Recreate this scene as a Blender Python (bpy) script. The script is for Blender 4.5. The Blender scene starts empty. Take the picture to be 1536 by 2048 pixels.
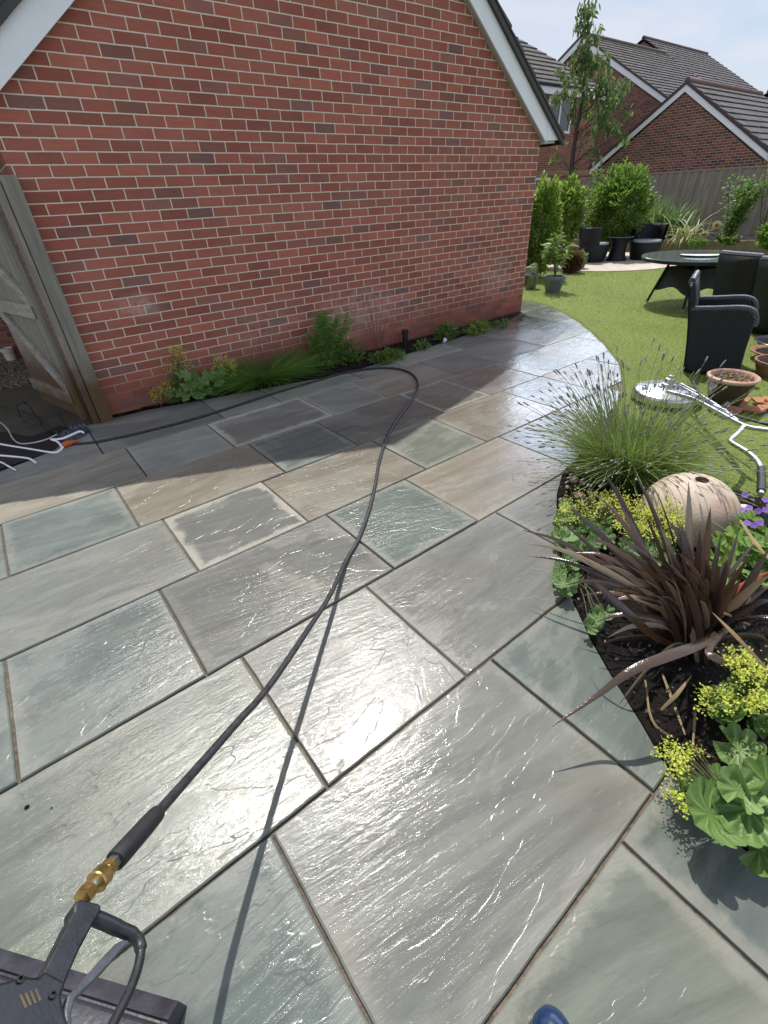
import bpy, math, random
import numpy as np
from mathutils import Vector, Matrix
rnd = random.Random(7)
rng = np.random.default_rng(11)
S = bpy.context.scene
COL = S.collection
R = math.radians

# ------------------------------------------------------------------ camera, sky, sun, exposure
CAM = Vector((-1.3586, -4.6957, 1.5416))
RIGHT = Vector((.7832, -.6202, -.0431)); UP = Vector((.3775, .4194, .8256)); FWD = Vector((.494, .6629, -.5626))
FPX = 921.37                                  # focal length in pixels of the 1536 px wide photo
cd = bpy.data.cameras.new('camera'); cam = bpy.data.objects.new('camera', cd); COL.objects.link(cam)
m = Matrix((RIGHT, UP, -FWD)).transposed().to_4x4(); m.translation = CAM
cam.matrix_world = m
cd.sensor_fit = 'HORIZONTAL'; cd.sensor_width = 36; cd.lens = 36 * FPX / 1536
cd.clip_start = .02; cd.clip_end = 2000
S.camera = cam
SUN = Vector((.27, .46, 1)).normalized()
w = bpy.data.worlds.new("World"); S.world = w; w.use_nodes = True
wn = w.node_tree; wn.nodes.clear()
def wnode(t, **k):
    n = wn.nodes.new(t)
    for a, b in k.items(): setattr(n, a, b)
    return n
out = wnode('ShaderNodeOutputWorld'); bg = wnode('ShaderNodeBackground'); sky = wnode('ShaderNodeTexSky', sky_type='NISHITA')
sky.sun_disc = False; sky.sun_elevation = math.asin(SUN.z); sky.sun_rotation = math.atan2(SUN.x, SUN.y)
sky.air_density = 1.0; sky.dust_density = 1.5; sky.ozone_density = 1.0
tc = wnode('ShaderNodeTexCoord'); sep = wnode('ShaderNodeSeparateXYZ'); wn.links.new(tc.outputs['Generated'], sep.inputs[0])
# project the direction on a flat cloud layer so that the clouds shrink towards the horizon
ad = wnode('ShaderNodeMath', operation='ADD'); ad.inputs[1].default_value = .18; wn.links.new(sep.outputs['Z'], ad.inputs[0])
mx = wnode('ShaderNodeMath', operation='MAXIMUM'); mx.inputs[1].default_value = .05; wn.links.new(ad.outputs[0], mx.inputs[0])
dx = wnode('ShaderNodeMath', operation='DIVIDE'); wn.links.new(sep.outputs['X'], dx.inputs[0]); wn.links.new(mx.outputs[0], dx.inputs[1])
dy = wnode('ShaderNodeMath', operation='DIVIDE'); wn.links.new(sep.outputs['Y'], dy.inputs[0]); wn.links.new(mx.outputs[0], dy.inputs[1])
cb = wnode('ShaderNodeCombineXYZ'); wn.links.new(dx.outputs[0], cb.inputs[0]); wn.links.new(dy.outputs[0], cb.inputs[1])
nz = wnode('ShaderNodeTexNoise'); nz.inputs['Scale'].default_value = 1.5; nz.inputs['Detail'].default_value = 7; nz.inputs['Roughness'].default_value = .55
nz.inputs['Distortion'].default_value = .4
wn.links.new(cb.outputs[0], nz.inputs['Vector'])
rp = wnode('ShaderNodeValToRGB'); rp.color_ramp.elements[0].position = .36; rp.color_ramp.elements[0].color = (.10, .10, .10, 1)
rp.color_ramp.elements[1].position = .68; rp.color_ramp.elements[1].color = (1, 1, 1, 1); wn.links.new(nz.outputs['Fac'], rp.inputs[0])
mixw = wnode('ShaderNodeMixRGB'); mixw.inputs['Color2'].default_value = (6.0, 6.15, 6.9, 1)
wn.links.new(rp.outputs[0], mixw.inputs['Fac']); wn.links.new(sky.outputs[0], mixw.inputs['Color1'])
bg.inputs['Strength'].default_value = .12
# sky dimmed over the gardens ahead, raised behind the camera as added fill
vd = wnode('ShaderNodeVectorMath', operation='DOT_PRODUCT'); vd.inputs[1].default_value = (-.55, -.8, .25); wn.links.new(tc.outputs['Generated'], vd.inputs[0])
mr = wnode('ShaderNodeMapRange'); wn.links.new(vd.outputs['Value'], mr.inputs[0])
for i_, v_ in enumerate((-.9, .7, .74, 1.22)): mr.inputs[i_ + 1].default_value = v_
sc_ = wnode('ShaderNodeVectorMath', operation='SCALE'); wn.links.new(mixw.outputs[0], sc_.inputs[0]); wn.links.new(mr.outputs[0], sc_.inputs['Scale'])
# a bank of unseen brightness added above the view for wet paving reflections; overhead dimmed
def wmap(src, *v):
    q = wnode('ShaderNodeMapRange', interpolation_type='SMOOTHSTEP'); wn.links.new(src, q.inputs[0])
    for i_, v_ in enumerate(v): q.inputs[i_ + 1].default_value = v_
    return q.outputs[0]
def wmul(a, b):
    q = wnode('ShaderNodeMath', operation='MULTIPLY'); wn.links.new(a, q.inputs[0]); wn.links.new(b, q.inputs[1]); return q.outputs[0]
fd_ = wnode('ShaderNodeVectorMath', operation='DOT_PRODUCT'); fd_.inputs[1].default_value = (.78, .62, 0); wn.links.new(tc.outputs['Generated'], fd_.inputs[0])
sky_band = wmul(wmul(wmap(sep.outputs['Z'], .22, .33, 0, 1), wmap(sep.outputs['Z'], .44, .60, 1, 0)), wmap(fd_.outputs['Value'], .35, .8, 0, 1))
lvl = wnode('ShaderNodeMath', operation='MULTIPLY_ADD'); wn.links.new(sky_band, lvl.inputs[0]); lvl.inputs[1].default_value = 4.6
wn.links.new(wmap(sep.outputs['Z'], .5, .85, 1., .55), lvl.inputs[2])
sg_ = wnode('ShaderNodeVectorMath', operation='SCALE'); wn.links.new(sc_.outputs[0], sg_.inputs[0]); wn.links.new(lvl.outputs[0], sg_.inputs['Scale'])
wn.links.new(sg_.outputs[0], bg.inputs['Color']); wn.links.new(bg.outputs[0], out.inputs[0])
sl = bpy.data.lights.new('sun', 'SUN'); sl.energy = 3.6; sl.angle = R(.53); sl.color = (1, .955, .89)
so = bpy.data.objects.new('sun', sl); COL.objects.link(so); so.rotation_euler = (-SUN).to_track_quat('-Z', 'Y').to_euler(); so.location = (6, 10, 20)
S.view_settings.view_transform = 'Standard'; S.view_settings.look = 'None'; S.view_settings.exposure = .5; S.view_settings.gamma = 1
S.view_settings.use_curve_mapping = False
S.cycles.max_bounces = 8; S.cycles.sample_clamp_indirect = 6
S.cycles.use_denoising = True

# ------------------------------------------------------------------ survey helpers: where a point of the photo stands in the place
def ray(px, py): return RIGHT * ((px - 768) / FPX) - UP * ((py - 1024) / FPX) + FWD
def at(px, py, h=0.):
    d = ray(px, py); return CAM + d * ((h - CAM.z) / d.z)
def at_y(px, py, Y):
    d = ray(px, py); return CAM + d * ((Y - CAM.y) / d.y)
def at_x(px, py, X):
    d = ray(px, py); return CAM + d * ((X - CAM.x) / d.x)
def at_d(px, py, D): return CAM + ray(px, py) * D

# ------------------------------------------------------------------ objects
def tag(o, label=None, cat=None, group=None, kind=None):
    if label: o['label'] = label
    if cat: o['category'] = cat
    if group: o['group'] = group
    if kind: o['kind'] = kind
    return o
def thing(name, label, cat, loc=(0, 0, 0), rz=0., group=None):
    o = bpy.data.objects.new(name, None); COL.objects.link(o); o.empty_display_size = .1
    o.location = loc; o.rotation_euler = (0, 0, rz)
    return tag(o, label, cat, group)
def link(o, parent=None, world=True):
    COL.objects.link(o)
    if parent is not None:
        o.parent = parent
        if world:
            mw = Matrix.LocRotScale(parent.location, parent.rotation_euler, parent.scale)
            p = parent
            mi = mw.inverted()
            if parent.parent is not None:           # a sub-part: its part was placed with an inverse already
                mi = Matrix.Identity(4)
            o.matrix_parent_inverse = mi
    return o
def dup(root, loc, rz, label, group=None):
    r = root.copy(); COL.objects.link(r); r.location = loc; r.rotation_euler = (0, 0, rz)
    r['label'] = label
    if group: r['group'] = group
    for ch in list(root.children):
        c = ch.copy(); COL.objects.link(c); c.parent = r
        for g in list(ch.children):
            d = g.copy(); COL.objects.link(d); d.parent = c
    return r
def V(*a): return Vector(a)

class MB:
    def __init__(s): s.v = []; s.f = []; s.m = []; s.s = []
    def add(s, vs, fs, mi=0, smooth=False):
        o = len(s.v); s.v += [tuple(p) for p in vs]
        for f in fs: s.f.append([i + o for i in f]); s.m.append(mi); s.s.append(smooth)
        return s
    def box(s, c, d, M=None, mi=0, rz=0.):
        x, y, z = d[0] / 2, d[1] / 2, d[2] / 2
        T = M if M is not None else Matrix.Translation(c) @ Matrix.Rotation(rz, 4, 'Z')
        vs = [T @ V(a * x, b * y, e * z) for a in (-1, 1) for b in (-1, 1) for e in (-1, 1)]
        return s.add(vs, [(0, 1, 3, 2), (4, 6, 7, 5), (0, 4, 5, 1), (2, 3, 7, 6), (0, 2, 6, 4), (1, 5, 7, 3)], mi)
    def beam(s, a, b, w, t, up=(0, 0, 1), mi=0):      # a bar from a to b, width w across, thickness t along up
        a, b = Vector(a), Vector(b); d = (b - a); L = d.length; d.normalize()
        u = Vector(up); u = (u - d * u.dot(d)).normalized(); sd = d.cross(u)
        T = Matrix((d, sd, u)).transposed().to_4x4(); T.translation = (a + b) / 2
        return s.box((0, 0, 0), (L, w, t), T, mi)
    def tube(s, path, r, n=8, mi=0, cap=True):
        path = [Vector(p) for p in path]; k = len(path)
        rs = r if isinstance(r, (list, tuple)) else [r] * k
        vs = []; fs = []; u = None
        for i, p in enumerate(path):
            d = (path[min(i + 1, k - 1)] - path[max(i - 1, 0)]).normalized()
            if u is None:
                u = d.orthogonal().normalized()
            u = (u - d * u.dot(d)).normalized(); w_ = d.cross(u)
            for j in range(n):
                a = 2 * math.pi * j / n; vs.append(p + (u * math.cos(a) + w_ * math.sin(a)) * rs[i])
        for i in range(k - 1):
            for j in range(n):
                j2 = (j + 1) % n; fs.append((i * n + j, i * n + j2, (i + 1) * n + j2, (i + 1) * n + j))
        if cap: fs += [tuple(range(n))[::-1], tuple((k - 1) * n + j for j in range(n))]
        return s.add(vs, fs, mi, True)
    def lathe(s, prof, n=24, c=(0, 0, 0), mi=0, M=None, sx=1, sy=1, a0=0., a1=2 * math.pi):
        T = M if M is not None else Matrix.Translation(c)
        full = abs(a1 - a0 - 2 * math.pi) < 1e-6; na = n if full else n + 1; vs = []; fs = []
        for r_, z in prof:
            for j in range(na):
                a = a0 + (a1 - a0) * j / n; vs.append(T @ V(r_ * math.cos(a) * sx, r_ * math.sin(a) * sy, z))
        for i in range(len(prof) - 1):
            for j in range(n):
                j2 = (j + 1) % na; fs.append((i * na + j, i * na + j2, (i + 1) * na + j2, (i + 1) * na + j))
        return s.add(vs, fs, mi, True)
    def prism(s, poly, ext, mi=0):                    # polygon (list of 3-D points) extruded by vector ext
        e = Vector(ext); n = len(poly); p = [Vector(q) for q in poly]
        vs = p + [q + e for q in p]
        fs = [tuple(range(n))[::-1], tuple(range(n, 2 * n))] + [(i, (i + 1) % n, n + (i + 1) % n, n + i) for i in range(n)]
        return s.add(vs, fs, mi)
    def build(s, name, mat, parent=None, world=True, smooth=None, bevel=0., flat_angle=True):
        me = bpy.data.meshes.new(name); me.from_pydata(s.v, [], s.f); me.update()
        for mm in (mat if isinstance(mat, (list, tuple)) else [mat]): me.materials.append(mm)
        me.polygons.foreach_set('material_index', s.m)
        me.polygons.foreach_set('use_smooth', s.s if smooth is None else [smooth] * len(s.f))
        if any(s.s) and flat_angle and smooth is None:
            try: me.set_sharp_from_angle(angle=R(50))
            except Exception: pass
        o = bpy.data.objects.new(name, me); link(o, parent, world)
        if bevel:
            b = o.modifiers.new('edge', 'BEVEL'); b.width = bevel; b.segments = 2; b.limit_method = 'ANGLE'; b.angle_limit = R(40)
        return o

def npmesh(name, verts, faces, mat, parent=None, smooth=True, world=True):
    """verts (N,3); faces list of int arrays (k, n)"""
    me = bpy.data.meshes.new(name); verts = np.asarray(verts, np.float32)
    me.vertices.add(len(verts)); me.vertices.foreach_set('co', verts.ravel())
    if not isinstance(faces, list): faces = [faces]
    idx = np.concatenate([f.ravel() for f in faces]).astype(np.int32)
    tot = np.concatenate([np.full(len(f), f.shape[1]) for f in faces]).astype(np.int32)
    st = np.concatenate([[0], np.cumsum(tot)[:-1]]).astype(np.int32)
    me.loops.add(len(idx)); me.loops.foreach_set('vertex_index', idx)
    me.polygons.add(len(tot)); me.polygons.foreach_set('loop_start', st)
    try: me.polygons.foreach_set('loop_total', tot)
    except Exception: pass
    me.polygons.foreach_set('use_smooth', np.full(len(tot), smooth))
    me.update(calc_edges=True); me.validate()
    me.materials.append(mat)
    o = bpy.data.objects.new(name, me); return link(o, parent, world)

def smoothpath(pts, n=8):
    """Catmull-Rom through the points"""
    p = [Vector(q) for q in pts]; p = [p[0] * 2 - p[1]] + p + [p[-1] * 2 - p[-2]]; o = []
    for i in range(1, len(p) - 2):
        a, b, c, d = p[i - 1:i + 3]
        for k in range(n):
            t = k / n; o.append(.5 * ((2 * b) + (c - a) * t + (2 * a - 5 * b + 4 * c - d) * t * t + (3 * b - a - 3 * c + d) * t ** 3))
    o.append(p[-2]); return o

# ------------------------------------------------------------------ materials
class NB:
    def __init__(s, name):
        s.m = bpy.data.materials.new(name); s.m.use_nodes = True; s.t = s.m.node_tree; s.t.nodes.clear()
        s.out = s.n('ShaderNodeOutputMaterial')
    def n(s, t, **k):
        x = s.t.nodes.new(t)
        for a, b in k.items(): setattr(x, a, b)
        return x
    def set(s, sock, v):
        if isinstance(v, bpy.types.NodeSocket): s.t.links.new(v, sock)
        elif v is not None:
            if sock.type == 'RGBA' and not isinstance(v, (int, float)) and len(v) == 3: v = (*v, 1)
            sock.default_value = v
    def pos(s): return s.n('ShaderNodeNewGeometry').outputs['Position']
    def obj(s): return s.n('ShaderNodeTexCoord').outputs['Object']
    def island(s): return s.n('ShaderNodeNewGeometry').outputs['Random Per Island']
    def attr(s, name, out='Vector'): return s.n('ShaderNodeAttribute', attribute_name=name).outputs[out]
    def sep(s, v):
        x = s.n('ShaderNodeSeparateXYZ'); s.set(x.inputs[0], v); return x.outputs
    def comb(s, a, b, c=0.):
        x = s.n('ShaderNodeCombineXYZ'); s.set(x.inputs[0], a); s.set(x.inputs[1], b); s.set(x.inputs[2], c); return x.outputs[0]
    def vm(s, op, a, b=None):
        x = s.n('ShaderNodeVectorMath', operation=op); s.set(x.inputs[0], a)
        if b is not None: s.set(x.inputs[1], b)
        return x.outputs[0]
    def math(s, op, a, b=None, c=None, clamp=False):
        x = s.n('ShaderNodeMath', operation=op, use_clamp=clamp); s.set(x.inputs[0], a)
        if b is not None: s.set(x.inputs[1], b)
        if c is not None: s.set(x.inputs[2], c)
        return x.outputs[0]
    def noise(s, vec, scale, detail=3., rough=.5, dist=0., out='Fac'):
        x = s.n('ShaderNodeTexNoise'); s.set(x.inputs['Vector'], vec); s.set(x.inputs['Scale'], scale); s.set(x.inputs['Detail'], detail)
        s.set(x.inputs['Roughness'], rough); s.set(x.inputs['Distortion'], dist); return x.outputs[out]
    def vor(s, vec, scale, feature='F1', out='Distance', rand=1.):
        x = s.n('ShaderNodeTexVoronoi', feature=feature); s.set(x.inputs['Vector'], vec); s.set(x.inputs['Scale'], scale); s.set(x.inputs['Randomness'], rand)
        return x.outputs[out]
    def wave(s, vec, scale, dist=0., detail=2., direction='X'):
        x = s.n('ShaderNodeTexWave', bands_direction=direction); s.set(x.inputs['Vector'], vec); s.set(x.inputs['Scale'], scale)
        s.set(x.inputs['Distortion'], dist); s.set(x.inputs['Detail'], detail); return x.outputs['Fac']
    def ramp(s, f, els, interp='LINEAR'):
        x = s.n('ShaderNodeValToRGB'); s.set(x.inputs[0], f); r = x.color_ramp; r.interpolation = interp
        while len(r.elements) < len(els): r.elements.new(.5)
        for e, (p, c) in zip(r.elements, els):
            e.position = p; e.color = (c, c, c, 1) if isinstance(c, (int, float)) else (*c, 1)
        return x.outputs[0]
    def rng(s, f, a, b, c=0., d=1., smooth=False):
        x = s.n('ShaderNodeMapRange', interpolation_type='SMOOTHSTEP' if smooth else 'LINEAR'); s.set(x.inputs[0], f)
        for i, q in enumerate((a, b, c, d)): s.set(x.inputs[i + 1], q)
        return x.outputs[0]
    def mix(s, f, a, b, blend='MIX'):
        x = s.n('ShaderNodeMixRGB', blend_type=blend); s.set(x.inputs[0], f); s.set(x.inputs[1], a); s.set(x.inputs[2], b); return x.outputs[0]
    def bump(s, h, dist=.01, strength=1., normal=None):
        x = s.n('ShaderNodeBump'); s.set(x.inputs['Height'], h); s.set(x.inputs['Distance'], dist); s.set(x.inputs['Strength'], strength)
        if normal is not None: s.set(x.inputs['Normal'], normal)
        return x.outputs[0]
    def bsdf(s, color, rough=.5, normal=None, **k):
        x = s.n('ShaderNodeBsdfPrincipled'); s.set(x.inputs['Base Color'], color); s.set(x.inputs['Roughness'], rough)
        if normal is not None: s.set(x.inputs['Normal'], normal)
        for a, b in k.items(): s.set(x.inputs[a.replace('_', ' ')], b)
        return x.outputs[0]
    def done(s, sh): s.t.links.new(sh, s.out.inputs[0]); return s.m

def m_plain(name, c, rough=.5, var=.15, scale=20., bump=0., **k):
    b = NB(name); p = b.obj(); nf = b.noise(p, scale, 4)
    col = b.mix(b.rng(nf, .3, .7), tuple(x * (1 - var) for x in c), tuple(x * (1 + var) for x in c))
    r = b.rng(nf, .3, .7, rough * .85, min(1, rough * 1.15))
    nm = b.bump(b.noise(p, scale * 4, 4), bump) if bump else None
    return b.done(b.bsdf(col, r, nm, **k))

def m_brick(name, axis, tones, mortar, x0=0., z0=0., stains=False):
    b = NB(name); P = b.pos(); xyz = b.sep(P)
    h = xyz[0] if axis == 'x' else xyz[1]
    # slight wander of every course and joint so the bond is not ruler straight
    wob = b.noise(P, 5., 2, out='Color'); ws = b.sep(b.vm('SUBTRACT', wob, (.5, .5, .5)))
    u = b.math('ADD', b.math('ADD', h, x0), b.math('MULTIPLY', ws[0], .012))
    v = b.math('ADD', b.math('ADD', xyz[2], z0), b.math('MULTIPLY', ws[1], .006))
    vec = b.comb(u, v)
    def bt(c1, c2, ms, sm):
        t = b.n('ShaderNodeTexBrick'); t.offset = .5; t.offset_frequency = 2; t.squash = 1.
        b.set(t.inputs['Vector'], vec); b.set(t.inputs['Color1'], c1); b.set(t.inputs['Color2'], c2); b.set(t.inputs['Mortar'], (0, 0, 0))
        t.inputs['Scale'].default_value = 1; t.inputs['Mortar Size'].default_value = ms; t.inputs['Mortar Smooth'].default_value = sm
        t.inputs['Bias'].default_value = 0; t.inputs['Brick Width'].default_value = .225; t.inputs['Row Height'].default_value = .075
        return t
    t = bt((0, 0, 0), (1, 1, 1), (.0052 if stains else .0068), .25); r = t.outputs['Color']
    col = b.ramp(r, tones, 'CONSTANT')
    # a second random number per brick for small shade shifts
    cx = b.n('ShaderNodeTexWhiteNoise', noise_dimensions='3D'); b.set(cx.inputs[0], b.comb(r, b.math('MULTIPLY', r, 17.3)))
    col = b.mix(.45, col, b.mix(cx.outputs['Value'], (.28, .28, .28), (.72, .72, .72)), 'OVERLAY')
    st = b.noise(b.vm('MULTIPLY', P, (6, 6, 55) if axis == 'x' else (6, 6, 55)), 1., 5, .6)      # wire cut drag marks
    col = b.mix(b.rng(st, .3, .75, 0, .42), col, b.mix(.7, col, (.075, .042, .036)))
    col = b.mix(b.rng(b.noise(P, 60, 4, .7), .55, .75, 0, .35), col, (.20, .075, .05))
    mo = b.mix(b.noise(P, 30, 4), tuple(c * .78 for c in mortar), tuple(c * 1.15 for c in mortar))
    f = t.outputs['Fac']
    rough = .82
    if stains:
        z = xyz[2]
        damp = b.math('MULTIPLY', b.rng(z, .5, .02, 0, 1), b.rng(b.noise(P, 3, 4), .25, .6, .35, 1))
        mo = b.mix(b.math('MULTIPLY', b.rng(z, .48, .12, 0, 1, True), .85), mo, (.13, .055, .035))
        col = b.mix(b.math('MULTIPLY', damp, .35), col, (.14, .045, .025))
        # lime bloom: thrown splashes and the pale haze over the lower courses
        n1 = b.noise(P, 8.5, 8, .74, .9)
        def blob(cx_, cz, rx, rz_):
            d = b.vm('DIVIDE', b.vm('SUBTRACT', P, (cx_, 0, cz)), (rx, 1, rz_)); x = b.n('ShaderNodeVectorMath', operation='LENGTH'); b.set(x.inputs[0], d)
            return b.rng(x.outputs['Value'], 1.0, .15, 0, 1, True)
        bl = b.math('ADD', b.math('MULTIPLY', blob(-.36, .86, .26, .14), 1.05), b.math('MULTIPLY', blob(1.95, .45, .95, .36), .75))
        bl = b.math('ADD', bl, b.math('MULTIPLY', blob(.75, .5, .6, .25), .35))
        bl = b.math('ADD', bl, b.math('MULTIPLY', blob(4.3, .55, .5, .4), .5))
        fac = b.math('MULTIPLY', bl, b.rng(n1, .40, .60), clamp=True)
        col = b.mix(b.math('MULTIPLY', fac, .55), col, (.60, .47, .41))
        sp = b.rng(b.noise(P, 38, 2, .4), .735, .76)
        sm = b.rng(b.noise(P, 1.7, 3), .45, .62)
        col = b.mix(b.math('MULTIPLY', b.math('MULTIPLY', sp, sm), .55), col, (.62, .50, .44))
    dust = b.rng(b.noise(b.vm('MULTIPLY', P, (1., 1., 1.6)), 1.1, 7, .7), .42, .72, 0, .22); col = b.mix(dust, col, (.44, .25, .19))
    final = b.mix(f, col, mo)
    hgt = b.math('ADD', b.math('MULTIPLY', b.math('SUBTRACT', 1., f), 1.), b.math('MULTIPLY', b.noise(P, 90, 4, .7), .16))
    return b.done(b.bsdf(final, rough, b.bump(hgt, .006, .9), Specular_IOR_Level=.25))

TONES = [(0, (.385, .118, .078)), (.16, (.345, .104, .070)), (.36, (.41, .130, .082)), (.52, (.36, .108, .074)), (.70, (.285, .113, .088)), (.80, (.375, .115, .076)), (.92, (.225, .112, .094)), (.96, (.32, .105, .075))]
TONES2 = [(0, (.24, .075, .05)), (.3, (.17, .06, .045)), (.55, (.10, .05, .045)), (.72, (.22, .07, .048)), (.88, (.07, .042, .042))]
TONES3 = [(0, (.36, .11, .06)), (.3, (.28, .085, .05)), (.6, (.33, .10, .055)), (.85, (.22, .07, .05))]
M_BRICK = m_brick('house_brick', 'x', TONES, (.72, .60, .48), .1125, .0375 - .003, True)
M_BRICK_SIDE = m_brick('house_brick_side', 'y', TONES, (.52, .42, .32), .05, .0345)
M_BRICK_GAR = m_brick('garage_brick', 'y', TONES2, (.46, .38, .31))
M_BRICK_TALL = m_brick('tall_house_brick', 'y', TONES2, (.34, .27, .21), .07)
M_BRICK_LEFT = m_brick('side_house_brick', 'x', TONES3, (.52, .40, .30), .03)
M_BRICK_ALLEY = m_brick('alley_brick', 'x', TONES2, (.25, .2, .16), .03)
M_BUFF = m_brick('buff_brick', 'x', [(0, (.42, .26, .13)), (.5, (.36, .21, .10))], (.4, .32, .22))

def m_tiles(name, axis, c=(.072, .060, .055), pitch=.30):
    """concrete roof tiles: courses across the slope are built as steps; this adds the tile joints and weathering"""
    b = NB(name); P = b.pos(); xyz = b.sep(P); h = xyz[0] if axis == 'x' else xyz[1]
    v = b.comb(h, b.math('MULTIPLY', xyz[2], 1.55))
    t = b.n('ShaderNodeTexBrick'); t.offset = .5; b.set(t.inputs['Vector'], v); t.inputs['Scale'].default_value = 1
    t.inputs['Brick Width'].default_value = .33; t.inputs['Row Height'].default_value = pitch; t.inputs['Mortar Size'].default_value = .008
    b.set(t.inputs['Color1'], tuple(x * .75 for x in c)); b.set(t.inputs['Color2'], tuple(x * 1.3 for x in c)); b.set(t.inputs['Mortar'], (.02, .018, .017))
    n = b.noise(P, 2.2, 6, .6); col = b.mix(b.rng(n, .45, .75, 0, .55), t.outputs['Color'], (.15, .13, .10))
    col = b.mix(b.rng(b.noise(P, 14, 4), .6, .75, 0, .5), col, (.14, .14, .09))
    return b.done(b.bsdf(col, .75, b.bump(b.noise(P, 40, 4), .006), Specular_IOR_Level=.3))
M_TILE_X = m_tiles('roof_tiles', 'x'); M_TILE_Y = m_tiles('roof_tiles_side', 'y')
M_UPVC = m_plain('white_upvc', (.80, .80, .82), .32, .04, 6)
M_UPVC_G = m_plain('grey_upvc', (.42, .42, .40), .4, .06, 6)
M_GUTTER = m_plain('black_plastic', (.018, .018, .02), .35, .2, 10)
def m_glass_dark():
    b = NB('window_glass'); return b.done(b.bsdf((.02, .025, .03), .06, None, Specular_IOR_Level=.8))
M_GLASS = m_glass_dark()

def m_wood(name, c, grain='z', damp=0., dark=(.07, .045, .025)):
    b = NB(name); P = b.pos()
    sc = {'z': (28, 28, 1.6), 'x': (1.6, 28, 28), 'y': (28, 1.6, 28)}[grain]
    g = b.noise(b.vm('MULTIPLY', P, sc), 1., 6, .65, .5)
    col = b.mix(b.rng(g, .3, .72), tuple(x * .55 for x in c), tuple(x * 1.3 for x in c))
    col = b.mix(b.rng(b.noise(P, 2.3, 4), .4, .7, 0, .4), col, tuple(x * .6 for x in c))
    isl = b.island(); col = b.mix(b.rng(isl, 0, 1, 0, .35), col, tuple(x * .7 for x in c))
    kn = b.rng(b.vor(b.vm('MULTIPLY', P, tuple(x * .28 + 1.2 for x in sc)), 1.2), .09, .04); col = b.mix(b.math('MULTIPLY', kn, .7), col, dark)
    if damp:
        z = b.sep(P)[2]; wv = b.math('ADD', z, b.math('MULTIPLY', b.noise(P, 9, 4), .25))
        col = b.mix(b.math('MULTIPLY', b.rng(wv, damp + .22, damp - .12, 0, 1, True), .92), col, dark)
    return b.done(b.bsdf(col, .8, b.bump(g, .004, .7), Specular_IOR_Level=.25))
M_GATE = m_wood('weathered_gate_wood', (.30, .265, .215), 'z', .55, (.095, .050, .020))
M_GATE_BR = m_wood('weathered_brace_wood', (.36, .33, .28), 'y', .36, (.10, .06, .03))
M_POST = m_wood('weathered_post_wood', (.27, .25, .205), 'z', .52, (.105, .055, .018))
M_FENCE = m_wood('weathered_fence_wood', (.31, .265, .205), 'z')
M_FENCE_L = m_wood('pale_fence_wood', (.30, .275, .235), 'z')
M_SLEEPER = m_wood('sleeper_wood', (.30, .24, .17), 'y')

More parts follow.
